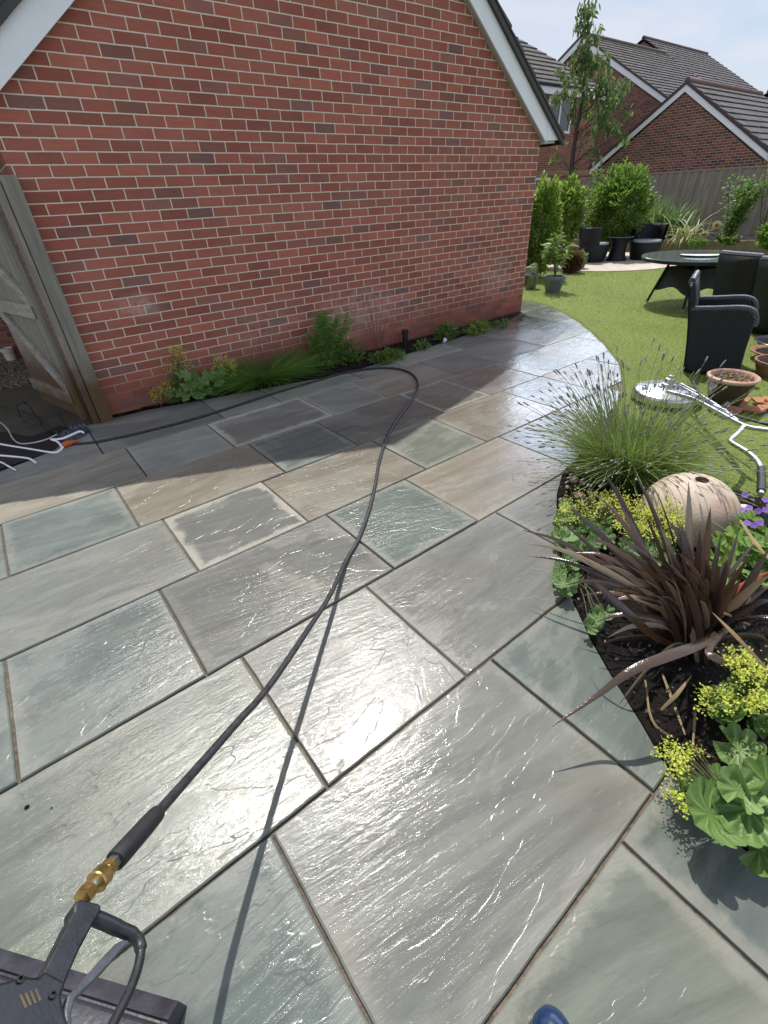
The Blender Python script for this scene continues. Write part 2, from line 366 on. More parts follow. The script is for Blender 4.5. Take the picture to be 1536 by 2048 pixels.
# wet riven sandstone: per-slab tone, per-slab offset and distance to the slab's own edge come from mesh attributes
def m_slab():
    b = NB('wet_riven_sandstone'); P = b.pos()
    tone = b.n('ShaderNodeAttribute', attribute_name='tone').outputs['Color']
    off = b.attr('off'); lu = b.sep(b.attr('luv')); ls = b.sep(b.attr('lsz'))
    Q = b.vm('ADD', P, off)
    ang = b.n('ShaderNodeVectorRotate', rotation_type='Z_AXIS'); b.set(ang.inputs['Vector'], Q); b.set(ang.inputs['Angle'], ls[2]); Q = ang.outputs[0]
    qs = b.vm('MULTIPLY', Q, (1.0, 2.6, 1.)); qf = b.vm('MULTIPLY', Q, (2.2, 15., 1.))
    til = b.sep(b.attr('til'))
    big = b.noise(qs, 1.15, 4.5, .56, .45)
    # split layers: contour steps of a smooth field, fading in and out over the slab
    k = b.math('MULTIPLY', big, 9.); fr = b.math('FRACT', k)
    step = b.math('ADD', b.math('FLOOR', k), b.rng(fr, .93, 1., 0, 1, True))
    fine = b.noise(qf, 3.0, 7, .66, .5)
    mask = b.rng(b.noise(Q, 1.4, 3), .38, .62, .35, 1.25)
    grit = b.noise(Q, 150, 3, .7)
    h = b.math('ADD', b.math('MULTIPLY', step, .0024), b.math('MULTIPLY', b.math('MULTIPLY', fine, mask), .0078))
    h = b.math('ADD', h, b.math('MULTIPLY', b.math('MULTIPLY', grit, mask), .0008))
    h = b.math('ADD', h, b.math('MULTIPLY', b.noise(b.vm('MULTIPLY', Q, (9, 26, 1)), 2.2, 4, .62), .0030))
    h = b.math('MULTIPLY', h, til[2])
    pp_ = b.sep(P); h = b.math('ADD', h, b.math('ADD', b.math('MULTIPLY', pp_[0], til[0]), b.math('MULTIPLY', pp_[1], til[1])))
    # colour: mineral bands along the bedding, tea-coloured clouds, pale rim left by drying
    band = b.noise(b.vm('MULTIPLY', Q, (.9, 5., 1.)), 1.6, 6, .6, 1.2)
    dk = b.mix(1., tone, (.74, .745, .75), 'MULTIPLY'); lt = b.mix(1., tone, (1.22, 1.215, 1.19), 'MULTIPLY')
    col = b.mix(b.rng(band, .3, .72), dk, lt)
    cl = b.noise(Q, 2.3, 5, .6)
    col = b.mix(b.rng(cl, .52, .78, 0, .38), col, (.175, .140, .095))
    sp = b.noise(Q, 38., 4, .7); col = b.mix(b.rng(sp, .62, .78, 0, .22), col, (.26, .26, .235))
    e1 = b.math('MINIMUM', lu[0], b.math('SUBTRACT', ls[0], lu[0])); e2 = b.math('MINIMUM', lu[1], b.math('SUBTRACT', ls[1], lu[1]))
    e = b.math('MINIMUM', e1, e2); e = b.math('ADD', e, b.math('MULTIPLY', b.math('SUBTRACT', b.noise(Q, 9., 5, .65), .5), .13))
    rim = b.rng(e, .062, .022, 0, 1, True); rimamt = lu[2]
    col = b.mix(b.math('MULTIPLY', rim, rimamt), col, (.31, .30, .25))
    # drying patches are paler and rougher
    dry = b.rng(b.noise(b.vm('MULTIPLY', Q, (1., 1.7, 1.)), 1.5, 6, .62, .4), .50, .575, 0, 1, True)
    col = b.mix(b.math('MULTIPLY', dry, .22), col, (.25, .248, .215))
    # the strip under the wall is paler and rougher, with less water film
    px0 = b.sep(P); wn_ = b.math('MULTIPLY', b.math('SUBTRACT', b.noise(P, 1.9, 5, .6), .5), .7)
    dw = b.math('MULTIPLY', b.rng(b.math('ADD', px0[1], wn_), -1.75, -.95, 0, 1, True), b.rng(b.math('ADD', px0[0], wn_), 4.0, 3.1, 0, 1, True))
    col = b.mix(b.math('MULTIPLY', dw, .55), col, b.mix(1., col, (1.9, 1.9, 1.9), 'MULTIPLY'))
    rough = b.math('ADD', b.rng(dry, 0, 1, .16, .30), b.math('MULTIPLY', rim, .1))
    rough = b.math('ADD', rough, b.rng(sp, .3, .7, -.03, .07))
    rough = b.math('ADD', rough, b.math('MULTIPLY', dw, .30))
    nm = b.bump(h, 1., .43)
    # standing water: smooths the relief in shallow irregular pools towards the house corner
    px_ = b.sep(P)
    pool = b.math('MULTIPLY', b.rng(b.noise(b.vm('MULTIPLY', P, (1.1, 2., 1.)), 1.3, 5, .6, .5), .30, .44, 0, 1, True), b.rng(px_[0], .7, 1.9, 0, 1, True))
    film = b.math('MULTIPLY', b.math('ADD', .22, b.math('MULTIPLY', pool, .70)), b.math('SUBTRACT', 1., b.math('MULTIPLY', dw, .92)))
    rip = b.math('ADD', b.math('MULTIPLY', b.noise(P, 16, 3, .6, .8), .006), b.math('MULTIPLY', h, .55))
    cn = b.bump(rip, 1., .5)
    sh = b.n('ShaderNodeBsdfPrincipled')
    b.set(sh.inputs['Base Color'], col); b.set(sh.inputs['Roughness'], rough); b.set(sh.inputs['Normal'], nm); b.set(sh.inputs['IOR'], 1.35)
    b.set(sh.inputs['Coat Weight'], film); b.set(sh.inputs['Coat Roughness'], .06); b.set(sh.inputs['Coat IOR'], 1.5); b.set(sh.inputs['Coat Normal'], cn)
    return b.done(sh.outputs[0])
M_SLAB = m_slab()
def m_grout():
    b = NB('sandy_grout'); P = b.pos(); n = b.noise(P, 45, 5, .7); n2 = b.noise(P, 1.6, 3)
    col = b.mix(b.rng(n, .3, .7), (.05, .038, .027), (.20, .155, .108)); col = b.mix(b.rng(n2, .35, .65, 0, .5), col, (.03, .025, .02))
    return b.done(b.bsdf(col, .6, b.bump(n, .006), Specular_IOR_Level=.4))
M_GROUT = m_grout()
def m_soil():
    b = NB('dark_soil'); P = b.pos(); n = b.noise(P, 26, 6, .7); n2 = b.noise(P, 120, 3, .7)
    col = b.ramp(n, [(.25, (.003, .0026, .002)), (.5, (.008, .0062, .005)), (.66, (.017, .013, .010)), (.8, (.035, .027, .02))])
    return b.done(b.bsdf(col, .72, b.bump(b.math('ADD', n, b.math('MULTIPLY', n2, .4)), .03), Specular_IOR_Level=.22))
M_SOIL = m_soil()
def m_lawn():
    b = NB('lawn_turf'); P = b.pos(); n = b.noise(P, 1.1, 5, .6); n2 = b.noise(P, 30, 5, .7); n3 = b.noise(b.vm('MULTIPLY', P, (1, .35, 1)), .8, 3)
    col = b.mix(b.rng(n2, .3, .7), (.10, .14, .03), (.22, .275, .07))
    col = b.mix(b.rng(n, .5, .75, 0, .55), col, (.155, .155, .045)); col = b.mix(b.rng(n3, .5, .7, 0, .3), col, (.05, .10, .016))
    return b.done(b.bsdf(col, .85, b.bump(n2, .02), Specular_IOR_Level=.15))
M_LAWN = m_lawn()
def m_leaf(name, c1, c2, rough=.45, trans=.35, spec=.4, tip=None, patchy=None, veins=False):
    """two leaf tones chosen per leaf, with light through the blade"""
    b = NB(name); isl = b.island(); P = b.pos()
    col = b.mix(isl, c1, c2)
    col = b.mix(b.rng(b.noise(P, 9, 3), .35, .7, 0, .35), col, tuple(x * .55 for x in c1))
    if patchy: col = b.mix(b.rng(b.noise(b.vm('MULTIPLY', P, (1., 1.6, 1.)), 1.7, 6, .65), .46, .66, 0, .8), b.mix(b.rng(b.noise(P, .8, 3), .4, .6, 0, .4), col, c1), patchy)
    if veins:
        lf = b.sep(b.attr('lf')); v_ = b.math('MULTIPLY', b.rng(lf[0], .86, .99, 0, 1, True), b.rng(lf[1], .05, .95, 1, .35)); col = b.mix(b.math('MULTIPLY', v_, .55), col, tuple(min(1, x * 1.9 + .03) for x in c2))
        col = b.mix(b.math('MULTIPLY', b.rng(lf[1], .45, 1., 0, .35), b.rng(b.noise(P, 45, 3), .4, .65)), col, tuple(min(1, x * 1.3) for x in c2))
    if tip:
        r2 = b.n('ShaderNodeTexWhiteNoise', noise_dimensions='1D'); b.set(r2.inputs['W'], b.math('MULTIPLY', isl, 91.7))
        col = b.mix(b.rng(r2.outputs['Value'], .86, .9), col, tip)
    p = b.bsdf(col, rough, b.bump(b.noise(P, 160, 2), .0015), Specular_IOR_Level=spec)
    if not trans: return b.done(p)
    tr = b.n('ShaderNodeBsdfTranslucent'); b.set(tr.inputs['Color'], b.mix(.5, col, tuple(min(1, x * 1.6) for x in c2)))
    mx_ = b.n('ShaderNodeMixShader'); b.set(mx_.inputs[0], trans); b.t.links.new(p, mx_.inputs[1]); b.t.links.new(tr.outputs[0], mx_.inputs[2])
    return b.done(mx_.outputs[0])
M_GRASS = m_leaf('grass_blades', (.21, .275, .075), (.38, .44, .155), .5, .35, .3, (.32, .28, .11), patchy=(.48, .44, .19))
M_LAV = m_leaf('lavender_leaves', (.11, .20, .03), (.26, .38, .09), .55, .45, .3, (.38, .42, .18))
M_LAVS = m_leaf('lavender_stems', (.26, .33, .13), (.44, .50, .25), .55, .35, .3)
M_LAVF = m_leaf('lavender_heads', (.21, .19, .20), (.36, .315, .345), .7, .1, .2)
M_ALCH = m_leaf('lady_mantle_leaves', (.12, .22, .07), (.22, .33, .13), .5, .35, .35, veins=True)
M_ALCHF = m_leaf('lady_mantle_flowers', (.62, .74, .10), (.82, .84, .20), .6, .45, .2)
M_ALCHFO = m_leaf('lady_mantle_flowers_gold', (.56, .54, .09), (.70, .55, .12), .6, .45, .2)
M_MANT = m_leaf('mantle_leaves', (.085, .175, .035), (.19, .29, .085), .42, .3, .4, veins=True)
M_BUSHL = m_leaf('bush_leaves', (.08, .16, .018), (.30, .42, .07), .40, .42, .4)
M_BUSHD = m_leaf('dark_bush_leaves', (.045, .11, .018), (.20, .32, .05), .40, .42, .4)
M_TREEL = m_leaf('tree_leaves', (.035, .085, .02), (.17, .25, .075), .45, .45, .4, (.34, .38, .16))
M_STRAP = m_leaf('green_strap_leaves', (.05, .12, .025), (.18, .28, .08), .4, .3, .4)
M_STRAPY = m_leaf('striped_strap_leaves', (.20, .25, .09), (.40, .39, .18), .45, .25, .4)
M_PERN = m_leaf('garden_leaves', (.065, .15, .025), (.17, .27, .06), .45, .4, .35)
M_GERL = m_leaf('cranesbill_leaves', (.085, .18, .03), (.20, .32, .06), .45, .4, .35, veins=True)
M_GERF = m_leaf('violet_petals', (.26, .13, .50), (.42, .24, .70), .5, .35, .2)
M_PHO = m_leaf('bronze_sword_leaves', (.026, .013, .010), (.115, .066, .042), .22, .14, .9, (.27, .20, .13))
M_PHOR = m_leaf('red_sword_leaf', (.48, .07, .03), (.55, .10, .04), .4, .45, .4)
M_DRYL = m_leaf('dry_straw', (.24, .17, .09), (.36, .27, .15), .6, .2, .3)
M_ALLI = m_leaf('allium_bristles', (.42, .33, .17), (.60, .50, .30), .7, .3, .1)
M_BROWNL = m_leaf('bronze_grass', (.10, .055, .025), (.19, .11, .05), .55, .25, .3)
M_STEM = m_plain('plant_stems', (.10, .115, .045), .6, .3, 30)
M_STEMB = m_plain('brown_stems', (.09, .06, .04), .7, .3, 30)
M_BARK = m_plain('young_bark', (.05, .033, .026), .75, .35, 18, .004)
def m_rattan():
    b = NB('black_woven_rattan'); P = b.obj(); xyz = b.sep(P)
    a = b.wave(P, 26., 0, 0, 'Z'); q = b.math('ADD', xyz[0], xyz[1])
    c = b.math('SINE', b.math('MULTIPLY', q, 230.)); 
    h = b.math('ADD', b.math('MULTIPLY', a, .6), b.math('MULTIPLY', c, .25))
    col = b.mix(b.rng(h, .1, .8), (.004, .004, .006), (.012, .013, .017))
    return b.done(b.bsdf(col, .45, b.bump(h, .004, .8), Specular_IOR_Level=.35))
M_RAT = m_rattan()
def m_trim():
    b = NB('rattan_edge'); P = b.obj(); x = b.sep(P); h = b.math('SINE', b.math('MULTIPLY', b.math('ADD', b.math('ADD', x[0], x[1]), x[2]), 260.))
    return b.done(b.bsdf((.035, .036, .042), .3, b.bump(h, .004, .8), Specular_IOR_Level=.8))
M_TRIM = m_trim()
M_CUSH = m_plain('grey_cushion', (.32, .34, .36), .8, .1, 30)
M_TGLASS = NB('dark_table_glass'); M_TGLASS = M_TGLASS.done(M_TGLASS.bsdf((.10, .15, .135), .10, None, Specular_IOR_Level=.9, Coat_Weight=.9, Coat_Roughness=.05))
M_STEEL = m_plain('polished_steel', (.62, .62, .63), .30, .08, 14, 0, Metallic=1.)
M_STEELB = m_plain('brushed_steel_deck', (.62, .62, .63), .30, .12, 20, 0, Metallic=1.)
M_RUB = m_plain('black_rubber', (.012, .012, .013), .5, .3, 30)
M_HOSE = m_plain('black_hose_rubber', (.024, .024, .026), .45, .6, 45, .001)
M_BRASS = m_plain('worn_brass', (.52, .34, .13), .33, .22, 40, .0006, Metallic=1.)
M_BRASSD = m_plain('dull_slot_brass', (.09, .065, .03), .5, .3, 60)
M_ZINC = m_plain('zinc_fitting', (.45, .47, .42), .35, .15, 40, 0, Metallic=1.)
M_GUN = m_plain('scuffed_black_plastic', (.012, .0125, .0145), .40, .5, 50, .0003)
M_GUNL = m_plain('grey_trigger_plastic', (.055, .062, .07), .4, .3, 40, .0008)
M_DUCT = m_plain('dark_grooved_plastic', (.026, .026, .034), .38, .3, 16, .001)
M_TERRA = m_plain('terracotta', (.22, .10, .055), .75, .3, 16, .003)
M_TERRAD = m_plain('dark_terracotta', (.036, .023, .018), .5, .35, 12, .003)
M_TERRAP = m_plain('pale_pot_rim', (.50, .30, .22), .6, .2, 20, .002)
M_GLAZE = m_plain('dark_blue_glaze', (.05, .055, .075), .2, .3, 12)
M_BLUEPOT = m_plain('grey_blue_pot', (.15, .19, .215), .42, .15, 9)
M_BUCKET = m_plain('green_zinc_bucket', (.20, .24, .18), .38, .4, 14, .001, Metallic=.6)
def m_ball():
    b = NB('rainbow_sandstone_ball'); P = b.pos(); n = b.noise(b.vm('MULTIPLY', P, (1.2, 1.2, 2.2)), 3.0, 5, .55, .8); n2 = b.noise(P, 5, 5, .6)
    col = b.ramp(n, [(.25, (.40, .30, .22)), (.42, (.50, .40, .31)), (.55, (.56, .46, .36)), (.68, (.50, .33, .22)), (.8, (.58, .50, .42))])
    col = b.mix(b.rng(n2, .55, .75, 0, .5), col, (.36, .25, .14)); col = b.mix(b.rng(b.noise(P, 2.4, 4), .5, .7, 0, .35), col, (.50, .42, .40))
    return b.done(b.bsdf(col, .6, b.bump(b.noise(P, 70, 4), .002), Specular_IOR_Level=.3))
M_BALL = m_ball()
M_HOLE = m_plain('hole_shadowed_stone', (.16, .10, .06), .9, .2, 20)
def m_cobble():
    b = NB('river_cobbles'); c = b.ramp(b.island(), [(0, (.30, .22, .16)), (.35, (.38, .34, .30)), (.6, (.26, .15, .09)), (.8, (.55, .52, .47))])
    P = b.pos(); c = b.mix(b.rng(b.noise(P, 30, 4), .35, .7, 0, .4), c, (.14, .10, .08)); return b.done(b.bsdf(c, .5, None))
M_COB = m_cobble()
M_WSTONE = m_plain('white_cobble', (.66, .62, .56), .55, .12, 30)
M_CABLE = m_plain('white_cable', (.82, .82, .80), .4, .04, 10)
M_CABLEG = m_plain('grey_white_cable', (.42, .42, .40), .4, .08, 10)
M_BAG = m_plain('navy_plastic_bag', (.045, .048, .075), .3, .3, 20, .01)
M_ORANGE = m_plain('orange_plastic', (.55, .10, .02), .4, .1, 20)
M_BLACKSH = m_plain('black_shade_sheet', (.006, .0065, .008), .4, .3, 10, .004)
M_BOOT = m_plain('navy_rubber_boot', (.012, .028, .075), .22, .2, 30)
M_BOOTS = m_plain('boot_sole', (.02, .02, .022), .6, .2, 30)
def m_dslab():
    b = NB('mossy_alley_slabs'); P = b.pos(); t = b.n('ShaderNodeTexBrick'); t.offset = .4; b.set(t.inputs['Vector'], P); t.inputs['Scale'].default_value = 1
    t.inputs['Brick Width'].default_value = .9; t.inputs['Row Height'].default_value = .6; t.inputs['Mortar Size'].default_value = .006
    b.set(t.inputs['Color1'], (.07, .075, .055)); b.set(t.inputs['Color2'], (.09, .09, .07)); b.set(t.inputs['Mortar'], (.02, .018, .012))
    n = b.noise(P, 5, 5, .6); col = b.mix(b.rng(n, .4, .7, 0, .5), t.outputs['Color'], (.04, .05, .025))
    return b.done(b.bsdf(col, .4, b.bump(n, .01)))
M_DSLAB = m_dslab()
def m_gravel():
    b = NB('pea_gravel'); P = b.pos(); d = b.vor(P, 38); c = b.vor(P, 38, out='Color')
    col = b.mix(b.sep(c)[0], (.12, .095, .07), (.38, .32, .25)); col = b.mix(b.rng(d, .3, .7), col, (.03, .025, .02))
    return b.done(b.bsdf(col, .7, b.bump(b.math('SUBTRACT', 1., d), .02)))
M_GRAV = m_gravel()
def m_cpave():
    b = NB('buff_round_paving'); P = b.pos(); n = b.noise(P, 4, 5, .6)
    ctr = b.vm('SUBTRACT', P, (11., 2.4, 0.)); x = b.n('ShaderNodeVectorMath', operation='LENGTH'); b.set(x.inputs[0], ctr)
    rg = b.math('FRACT', b.math('MULTIPLY', x.outputs['Value'], 1.6)); col = b.mix(b.rng(n, .3, .7), (.40, .33, .27), (.55, .48, .41))
    col = b.mix(b.rng(rg, .97, .99), col, (.2, .17, .13)); return b.done(b.bsdf(col, .7))
M_CPAVE = m_cpave()
M_EARTH = m_plain('garden_earth', (.05, .045, .03), .9, .3, 3)
M_ROAD = m_plain('distant_ground', (.10, .12, .06), .9, .2, .5)

# ------------------------------------------------------------------ the ground, the patio
def flat(name, poly, z, mat, th=.05):
    o = MB().prism([V(x, y, z - th) for x, y in poly], (0, 0, th)).build(name, mat); return tag(o, kind='structure')
MB().prism([V(-150, -150, -.5), V(150, -150, -.5), V(150, 150, -.5), V(-150, 150, -.5)], (0, 0, .42)).build('ground', M_ROAD)['kind'] = 'structure'

BED_EDGE = [(-.93, .0), (-.84, .0), (-.72, .03), (-.55, -.045), (-.3, -.09), (-.12, -.13), (.1, -.165), (.38, -.22), (.66, -.33), (.94, -.43), (1.2, -.50), (1.5, -.52), (2.0, -.47), (2.4, -.435), (2.77, -.405), (3.46, -.345), (4.0, -.29), (4.45, -.21), (4.75, -.12), (4.965, -.03)]
LAWN_EDGE = [(5.55, 3.2), (5.68, 1.6), (5.76, .6), (5.72, .25), (5.61, -.07), (5.32, -.52), (4.92, -1.04), (4.53, -1.46), (4.11, -1.89), (3.52, -2.40), (2.9, -2.78), (2.2, -3.05), (1.55, -3.22)]
BED_ARC = [(1.15, -3.31), (.90, -3.44), (.71, -3.57), (.48, -3.74), (.30, -3.90), (.18, -4.02), (.04, -4.2), (-.06, -4.35), (-.15, -4.5), (-.22, -4.6), (-.275, -4.72), (-.30, -4.92), (-.31, -5.3), (-.28, -6.6)]
OUTLINE = [(-4.6, -6.6), (-4.6, -1.65), (-3., -1.06), (-2.2, -.74), (-1.79, -.58), (-1.41, -.44), (-1.22, -.19), (-1.11, -.035), (-1.05, .0)] + BED_EDGE + [(4.99, .0), (4.99, 3.2)] + LAWN_EDGE + BED_ARC
flat('patio_bedding', OUTLINE, -.011, M_GROUT, .06)

def clip(poly, x0, x1, y0, y1):
    def cut(ps, ins, inter):
        o = []
        for i, p in enumerate(ps):
            q = ps[i - 1]
            if ins(p):
                if not ins(q): o.append(inter(q, p))
                o.append(p)
            elif ins(q): o.append(inter(q, p))
        return o
    def ix(v): return lambda a, b: (v, a[1] + (b[1] - a[1]) * (v - a[0]) / (b[0] - a[0]))
    def iy(v): return lambda a, b: (a[0] + (b[0] - a[0]) * (v - a[1]) / (b[1] - a[1]), v)
    for ins, it in ((lambda p: p[0] >= x0, ix(x0)), (lambda p: p[0] <= x1, ix(x1)), (lambda p: p[1] >= y0, iy(y0)), (lambda p: p[1] <= y1, iy(y1))):
        poly = cut(poly, ins, it)
        if not poly: return []
    return poly
GG = (.139, .153, .127); BG = (.112, .133, .122); BU = (.182, .168, .133); BR = (.160, .142, .113); GY = (.144, .149, .136); DG = (.108, .111, .103); LG = (.169, .175, .155); TG = (.137, .139, .125)
# rows: (near y, far y, joints, tones, rim amounts), y counted away from the house wall
ROWS = [
 (-.80, -.06, [-2.9, -1.13, -.14, .42, 1.36, 1.94, 2.89, 3.52, 4.35, 5.1, 5.9], [TG, DG, TG, GG, DG, LG, DG, LG, DG, GY], [0, 0, 0, .1, 0, .2, 0, .1, 0, .1]),
 (-1.415, -.80, [-3.2, -2.3, -.97, -.31, .60, 1.22, 2.13, 2.73, 3.60, 4.25, 5.1, 6.], [BU, BU, LG, TG, LG, BR, DG, TG, LG, GY, LG], [0, 0, .15, .85, .25, .1, 0, 0, .2, .3, 0]),
 (-2.04, -1.415, [-3.6, -2.72, -1.83, -1.18, -.21, .41, 1.32, 1.93, 2.66, 3.35, 4.2, 5.], [GG, BG, BG, BU, BG, TG, GY, TG, BG, LG, GY], [0, .1, .25, 0, .3, 0, .75, .1, .2, .3, 0]),
 (-2.665, -2.04, [-3.3, -2.35, -1.05, -.395, .535, 1.155, 2.06, 2.67, 3.5, 4.4], [GG, LG, GY, BU, GG, BU, BG, BU, LG], [0, .1, .95, 0, .3, .1, .2, .1, 0]),
 (-3.312, -2.665, [-3.6, -2.55, -1.89, -1.25, -.28, .34, 1.28, 1.95, 2.8], [GG, BG, BG, TG, BG, BU, BG, GY], [0, .1, .2, .1, .3, .1, .2, 0]),
 (-3.98, -3.312, [-3.2, -2.2, -1.105, -.465, .48, 1.15], [GY, GG, GY, TG, GY], [0, .2, .2, .1, .2]),
 (-4.635, -3.98, [-3.3, -2.22, -1.305, -.335, .6], [GY, BG, LG, BG], [0, .2, .15, .15]),
 (-5.27, -4.635, [-3.5, -2.4, -1.5, -.535, .4], [GY, BG, GG, BG], [0, .1, .35, .4]),
 (-5.93, -5.27, [-3.6, -2.7, -1.8, -.9, .2], [BG, BU, GG, GY], [0, 0, 0, 0]),
 (-6.6, -5.93, [-3.2, -2.2, -1.2, -.2], [GG, LG, BG], [0, 0, 0]),
 (.06, .66, [4.9, 5.52, 6.2], [GG, LG], [0, 0]), (-.06, .06, [4.9, 5.3, 6.2], [GG, LG], [0, 0]), (.66, 1.27, [4.9, 5.4, 6.2], [LG, TG], [0, 0]), (1.27, 3.2, [4.9, 5.6, 6.2], [GG, LG], [0, 0])]
# bedding of some flags slopes or is rougher than the rest: (slope x, slope y, roughness of the split face)
SPECIAL = {(-3.98, 2): (.030, .048, 1.15), (-3.98, 1): (-.15, .03, 1.2), (-3.98, 0): (-.14, .03, 1.3), (-3.312, 1): (-.12, .06, 1.3), (-3.312, 2): (-.12, .06, 1.3), (-4.635, 2): (.02, .11, .62), (-4.635, 1): (-.03, .09, .7), (-4.635, 3): (.02, .05, .5), (-5.27, 2): (.0, .05, .5), (-5.27, 3): (.0, .05, .5)}
def make_patio():
    vs = []; fs = []; tone = []; off = []; luv = []; lsz = []; til = []
    for y0, y1, js, ts, rims in ROWS:
        for k in range(len(js) - 1):
            x0, x1 = js[k], js[k + 1]; g = .0050
            poly = clip(OUTLINE, x0 + g, x1 - g, y0 + g, y1 - g)
            if len(poly) < 3: continue
            # drop repeats, add wander along the sawn-off edges
            pp = []
            for i, p in enumerate(poly):
                q = poly[(i + 1) % len(poly)]; L = math.hypot(q[0] - p[0], q[1] - p[1])
                if L < .004: continue
                n = max(1, int(L / .055))
                for j in range(n):
                    t = j / n; a = .0012 if j else .0008
                    pp.append((p[0] + (q[0] - p[0]) * t + rnd.uniform(-a, a), p[1] + (q[1] - p[1]) * t + rnd.uniform(-a, a)))
            if len(pp) < 4: continue
            cx = sum(p[0] for p in pp) / len(pp); cy = sum(p[1] for p in pp) / len(pp)
            tx, ty, z0 = rnd.gauss(0, .0036), rnd.gauss(0, .0036), rnd.uniform(-.0015, .0015)
            tn = ts[k]; sh = rnd.uniform(.9, 1.1); tn = tuple(c * sh * rnd.uniform(.99, 1.01) for c in tn)
            tl = SPECIAL.get((round(y0, 3), k), (rnd.gauss(0, .010), rnd.gauss(0, .012), rnd.uniform(.65, 1.1))); tl = (tl[0] * 1.8, tl[1] * 1.8, tl[2])
            of = (rnd.uniform(-50, 50), rnd.uniform(-50, 50), rnd.uniform(-50, 50)); an = rnd.gauss(.10, .10)
            base = len(vs); n = len(pp)
            for lv in range(3):
                for x, y in pp:
                    if lv == 0: xx, yy, dz = cx + (x - cx) * .988, cy + (y - cy) * .988, 0
                    elif lv == 1: xx, yy, dz = x, y, -.005
                    else: xx, yy, dz = x, y, -.04
                    vs.append((xx, yy, z0 + (xx - cx) * tx + (yy - cy) * ty + dz))
                    luv.append((xx - x0, yy - y0, rims[k])); lsz.append((x1 - x0, y1 - y0, an)); tone.append((*tn, 1)); off.append(of); til.append(tl)
            fs.append([base + i for i in range(n)])
            for lv in (0, 1):
                for i in range(n): fs.append([base + lv * n + i, base + (lv + 1) * n + i, base + (lv + 1) * n + (i + 1) % n, base + lv * n + (i + 1) % n])
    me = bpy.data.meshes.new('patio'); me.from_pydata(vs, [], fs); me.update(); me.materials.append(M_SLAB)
    a = me.attributes.new('tone', 'FLOAT_COLOR', 'POINT'); a.data.foreach_set('color', np.array(tone, np.float32).ravel())
    for nm, d in (('off', off), ('luv', luv), ('lsz', lsz), ('til', til)):
        a = me.attributes.new(nm, 'FLOAT_VECTOR', 'POINT'); a.data.foreach_set('vector', np.array(d, np.float32).ravel())
    import bmesh
    bm = bmesh.new(); bm.from_mesh(me); bmesh.ops.recalc_face_normals(bm, faces=bm.faces); bm.to_mesh(me); bm.free()
    o = bpy.data.objects.new('patio', me); COL.objects.link(o); o['kind'] = 'structure'
make_patio()

# soil strips and lawn
wb = BED_EDGE + [(4.965, .02), (-.93, .02)]
def soil(name, poly, z, bump=.02, step=.07, mat=None):
    """uneven soil sheet inside a polygon"""
    mnx, mxx = min(p[0] for p in poly), max(p[0] for p in poly); mny, mxy = min(p[1] for p in poly), max(p[1] for p in poly)
    mb = MB(); nx = int((mxx - mnx) / step) + 2; ny = int((mxy - mny) / step) + 2
    import bmesh
    bm = bmesh.new()
    f = bm.faces.new([bm.verts.new((x, y, z)) for x, y in poly])
    bmesh.ops.triangulate(bm, faces=[f])
    for i in range(nx): bmesh.ops.bisect_plane(bm, geom=bm.verts[:] + bm.edges[:] + bm.faces[:], plane_co=(mnx + i * step, 0, 0), plane_no=(1, 0, 0))
    for i in range(ny): bmesh.ops.bisect_plane(bm, geom=bm.verts[:] + bm.edges[:] + bm.faces[:], plane_co=(0, mny + i * step, 0), plane_no=(0, 1, 0))
    for v in bm.verts:
        if not v.is_boundary: v.co.z += rnd.uniform(-.2, 1) * bump
    bmesh.ops.recalc_face_normals(bm, faces=bm.faces)
    me = bpy.data.meshes.new(name); bm.to_mesh(me); bm.free()
    if me.polygons[0].normal.z < 0: me.flip_normals()
    for p in me.polygons: p.use_smooth = True
    me.materials.append(mat or M_SOIL); o = bpy.data.objects.new(name, me); COL.objects.link(o); o['kind'] = 'structure'; return o
soil('wall_bed_soil', wb, -.002, .022, .06)
CORNER_BED = [(1.15, -3.315), (.90, -3.445), (.71, -3.575), (.48, -3.745), (.30, -3.905), (.18, -4.025), (.04, -4.205), (-.06, -4.355), (-.15, -4.505), (-.22, -4.605), (-.272, -4.72), (-.296, -4.92), (-.306, -5.3), (-.275, -6.6), (1.8, -6.6), (1.75, -4.9), (1.75, -4.35), (1.62, -3.95), (1.68, -3.6), (1.50, -3.27)]
soil('border_soil', CORNER_BED, .003, .035, .06)
LAWN = [(x + .003, y + .003) for x, y in LAWN_EDGE[:-1]] + [(1.5, -3.24), (1.70, -3.6), (1.64, -3.95), (1.77, -4.35), (1.77, -4.9), (1.82, -6.6), (16., -6.6), (16., 6.2), (5.553, 6.2)]
flat('lawn', LAWN, -.006, M_LAWN, .05)
flat('round_patio', [(11. + 1.95 * math.cos(a), 2.35 + 1.95 * math.sin(a)) for a in np.linspace(0, 2 * math.pi, 48, endpoint=False)], .012, M_CPAVE, .05)

